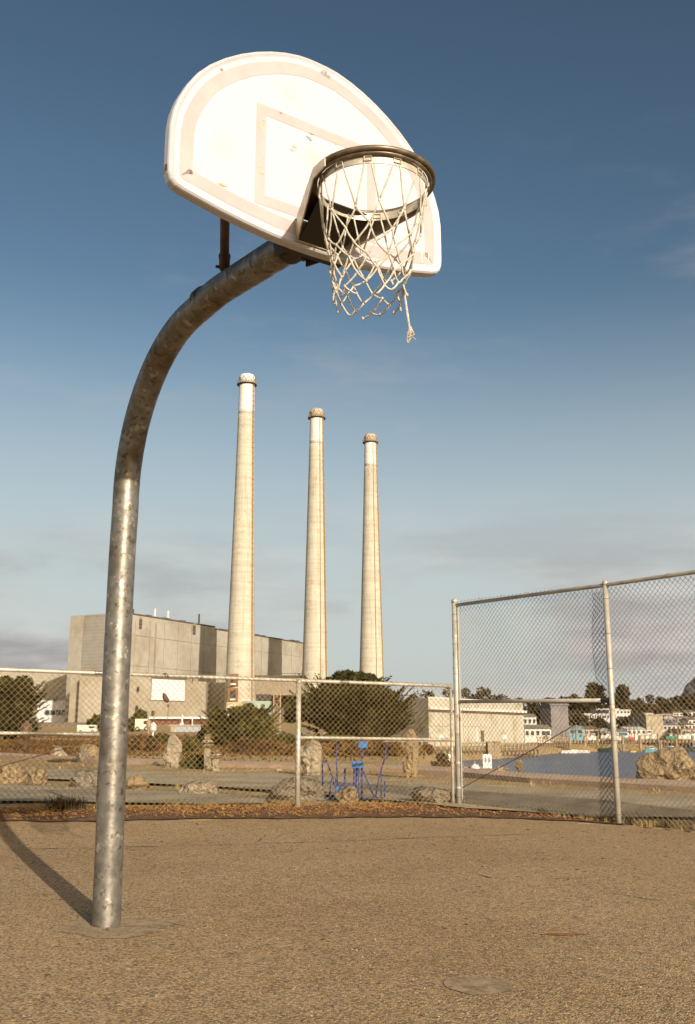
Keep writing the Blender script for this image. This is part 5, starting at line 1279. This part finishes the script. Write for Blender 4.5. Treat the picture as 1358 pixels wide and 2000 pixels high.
# boats
def boat(px0, px1, D, hull, cab, label, cabin=True, ht=1.0, s=1, name='boat', z=-2, canopy=None):
    x0, x1 = XD(px0, D), XD(px1, D); L = (x1-x0)*1.25; ht = min(ht, L*.26); root = thing(name, ((x0+x1)/2, D, z), label, 'boat'); W = L*.3
    mb = MB(); rows = []
    for i in range(9):
        t = i/8; w_ = W/2*(1-abs(max(0, t-.45)/.55)**2.2)*(.8+.2*min(1, t*4)); xx = (t-.5)*L*s; sh = ht*(.8+.35*t*t)
        rows.append([(xx, -w_, sh), (xx, -w_*.7, .0), (xx, 0, -.25), (xx, w_*.7, .0), (xx, w_, sh)])
    for r_ in rows: mb.v += r_
    for i in range(8):
        for j in range(4): mb.f.append((i*5+j, (i+1)*5+j, (i+1)*5+j+1, i*5+j+1))
        mb.f.append((i*5, i*5+4, (i+1)*5+4, (i+1)*5))
    mb.f.append((0, 1, 2, 3, 4)); mb.mi = [0]*len(mb.f); mb.build('hull', hull, root)
    if cabin:
        c = MB().box((-.12*L, -W*.3, ht*.8), (.18*L, W*.3, ht*.8+ht*.9)).build('cabin', cab, root); MB().box((-.10*L, -W*.31-.01, ht*1.2), (.16*L, -W*.3-.002, ht*1.5)).build('window', M_glass, c)
    if canopy: MB().prism([(-.4*L, -W*.35), (.05*L, -W*.35), (.05*L, W*.35), (-.4*L, W*.35)], ht*1.5, ht*1.65).build('canopy', canopy, root); [MB().tube([(q*L, sy*W*.3, ht*.7), (q*L, sy*W*.3, ht*1.5)], .04, 4).build('canopy_post', M_wood, root) for q in (-.38, .03) for sy in (-1, 1)]
    return root
M_yel = mat('boat_yellow', (.75, .50, .06), .5); M_dgr = mat('boat_dark_green', (.02, .035, .03), .5); M_grn = mat('boat_green', (.05, .22, .13), .6); M_redb = mat('boat_red', (.45, .05, .04), .5); M_bbl = mat('boat_blue', (.08, .26, .35), .5)
boat(1098, 1122, 158, M_hw, M_hw, 'long white skiff moored at the left wharf', False, .5)
boat(1118, 1146, 160, M_hw, M_hw, 'white skiff moored right of the long one', False, .5, -1)
boat(1170, 1197, 166, M_dgr, M_dgr, 'dark green hulled boat left of the right fence post', False, 1.4)
boat(1231, 1239, 165, M_yel, M_yel, 'left one of two small yellow boats', False, .5)
boat(1241, 1249, 165, M_yel, M_yel, 'right one of two small yellow boats', False, .5)
boat(1259, 1281, 163, M_bbl, M_hw, 'blue boat with cover left of the middle mooring piles', True, .9, canopy=M_bbl)
boat(1298, 1320, 163, M_bbl, M_hw, 'blue boat with cover near the golden boulder top', True, .9, -1, canopy=M_bbl)
boat(1316, 1334, 168, M_hw, M_hw, 'small white cabin boat right of the blue boat', True, .8)
boat(1338, 1372, 170, M_dgr, M_hg, 'dark cabin boat at the right edge of the harbour', True, 1.3)
boat(1146, 1168, 190, M_hw, M_hw, 'white cabin boat behind the wharf near the blue shed', True, 1.6, z=-.2)
boat(1200, 1228, 192, M_hw, M_bbl, 'white boat with blue cabin behind the wharf', True, 1.5, z=-.3)
boat(1222, 1236, 189, M_redb, M_hw, 'small red boat behind the wharf', True, 1.2, z=-.1)
boat(1216, 1226, 186, M_grn, M_grn, 'small bright green dinghy on the wharf', False, .8, z=-.1)
boat(1302, 1318, 187, M_grn, M_hw, 'green hulled boat behind the right wharf', True, 1.2, z=.1)
boat(1252, 1282, 194, M_hw, M_hw, 'white cabin cruiser behind the right wharf', True, 1.7, -1, z=.0)
boat(1328, 1356, 194, M_hw, M_hb, 'white boat with beige cabin behind the right wharf', True, 1.6, z=.0)
boat(1176, 1198, 196, M_hw, M_hw, 'white fishing boat behind the wharf left of the right post', True, 1.7, z=.1)
# floating dock with white signs
D = 78; root = thing('floating_dock', (XD(905, D), D, -2), 'low floating dock with pale rubble before the water', 'dock')
x0, x1 = XD(833, D)-XD(905, D), XD(990, D)-XD(905, D)
MB().prism([(x0, 0), (x1*.8, -1.2), (x1, .2), (x1*.9, 1.6), (x0, 2.4)], -.3, .28).build('deck', M_woodp, root)
rg = random.Random(8)
for k in range(16):
    me = rock_mesh('rubble', 200+k, rg.uniform(.2, .45), .25, rg.uniform(.1, .25), sub=2, mt=(M_rockp, M_rock)[k % 2]); o = bpy.data.objects.new('rubble', me); C.objects.link(o); o.parent = root; o.location = (rg.uniform(-.2, .95)*x1, rg.uniform(-.6, 1), .35)
for px, lb, w_ in ((835, 'white sign at the left end of the floating dock', .25), (877, 'white notice board on the floating dock left of the corner post', .36), (952, 'white notice board on the floating dock right of the corner post', .34)):
    x = XD(px, D); o = thing('notice_board', (x, D+.5, -1.75), lb, 'notice board'); MB().box((-w_, -.05, .1), (w_, .05, 1.15)).build('board', M_white2, o)
    for q in (-.4, .4): MB().box((q*w_-.06, -.07, .55), (q*w_+.06, -.052, .85)).build('pictogram', M_hg, o); 
    MB().tube([(-w_*.8, .0, -.2), (-w_*.8, .0, .1)], .05, 5).build('leg', M_woodp, o); MB().tube([(w_*.8, .0, -.2), (w_*.8, .0, .1)], .05, 5).build('leg', M_woodp, o)
o = thing('buoy', (XD(926, D-1), D-1, -1.95), 'round white buoy beside the floating dock', 'buoy'); MB().lathe((0, 0, 0), [(.05, -.1), (.3, .05), (.36, .3), (.3, .55), (.05, .68)], 14).build('float', M_white2, o, smooth=True); MB().tube([(0, 0, .66), (0, 0, .85)], .06, 6).build('ring', M_woodp, o)
# ------------------------------------------------------------------ blue tube exercise frame
def blue_frame():
    D = 13.4; ox = XD(685, D); z0 = gz(ox, D)
    root = thing('exercise_frame', (ox, D, z0), 'blue tube exercise frame with pedals standing right behind the fence', 'exercise equipment')
    def q(px, py, dd=0): p = P(px, py, D+dd); return Vector((p[0]-ox, p[1]-D, p[2]-z0))
    def tb(pts, r=.014, nm='tube', m=M_blue): return MB().tube(pts, r, 8).build(nm, m, root, smooth=True)
    base = 0.0
    def g(px, dd=0): v = q(px, 1560, dd); v.z = 0.02; return v
    tb([g(631), q(630, 1492), q(634, 1486), q(640, 1490), q(652, 1525), g(662)], 0.0101, 'handle_post')
    tb([g(643, .2), q(648, 1520, .2), q(655, 1519, .2), q(662, 1560, .2)], 0.0078, 'leg')
    tb([q(657, 1450, .3), q(658, 1500, .3), g(660, .3)], 0.0094, 'leg')
    for px, dd in ((674, .15), (692, .0), (698, .25), (707, 0)):
        tb([g(px, dd), q(px, 1500, dd)], .014 if px != 698 else .022, 'leg')
    tb([q(700, 1500), q(697, 1540), g(700)], .02, 'column')
    tb([q(706, 1498), q(720, 1530), q(733, 1562)], 0.0101, 'link_arm')
    tb([q(733, 1562), q(740, 1520), q(746, 1500), q(752, 1480), q(756, 1450)], 0.0094, 'handle_post')
    tb([q(745, 1566), q(745, 1505)], 0.0094, 'leg'); tb([g(751, .2), q(752, 1525, .2)], 0.0078, 'leg')
    tb([q(690, 1532), q(668, 1532), q(664, 1537), q(664, 1545)], 0.0094, 'handle')
    tb([q(666, 1542), q(680, 1546), q(700, 1553)], 0.0156, 'swing_bar', M_rubber)
    tb([q(617, 1572), q(618, 1562), q(624, 1560), q(655, 1560)], 0.0094, 'foot_rail'); tb([g(700), q(738, 1558)], 0.0094, 'foot_rail')
    for a, b in ((615, 623), (652, 668), (668, 684), (684, 696)):
        v0, v1 = q(a, 1576), q(b, 1570); MB().box((v0.x, -.12, .02), (v1.x, .14, .07)).build('foot_pad', M_blue2, root, bevel=.008)
    MB().box(tuple(q(655, 1548)-Vector((0, .04, 0))), tuple(q(662, 1536)+Vector((0, .05, 0)))).build('housing', M_blue2, root, bevel=.01)
    v = q(700, 1460); MB().box((v.x, -.04, v.z-.01), (q(718, 1460).x, .04, q(700, 1448).z)).build('display_box', M_blue2, root, bevel=.012)
    tb([q(709, 1460), q(706, 1498)], 0.0109, 'column')
    for px in (692, 700, 706): v = q(px, 1496); MB().box((v.x-.03, -.05, v.z-.03), (v.x+.03, .05, v.z+.06)).build('joint_housing', M_blue2, root, bevel=.008)
blue_frame()
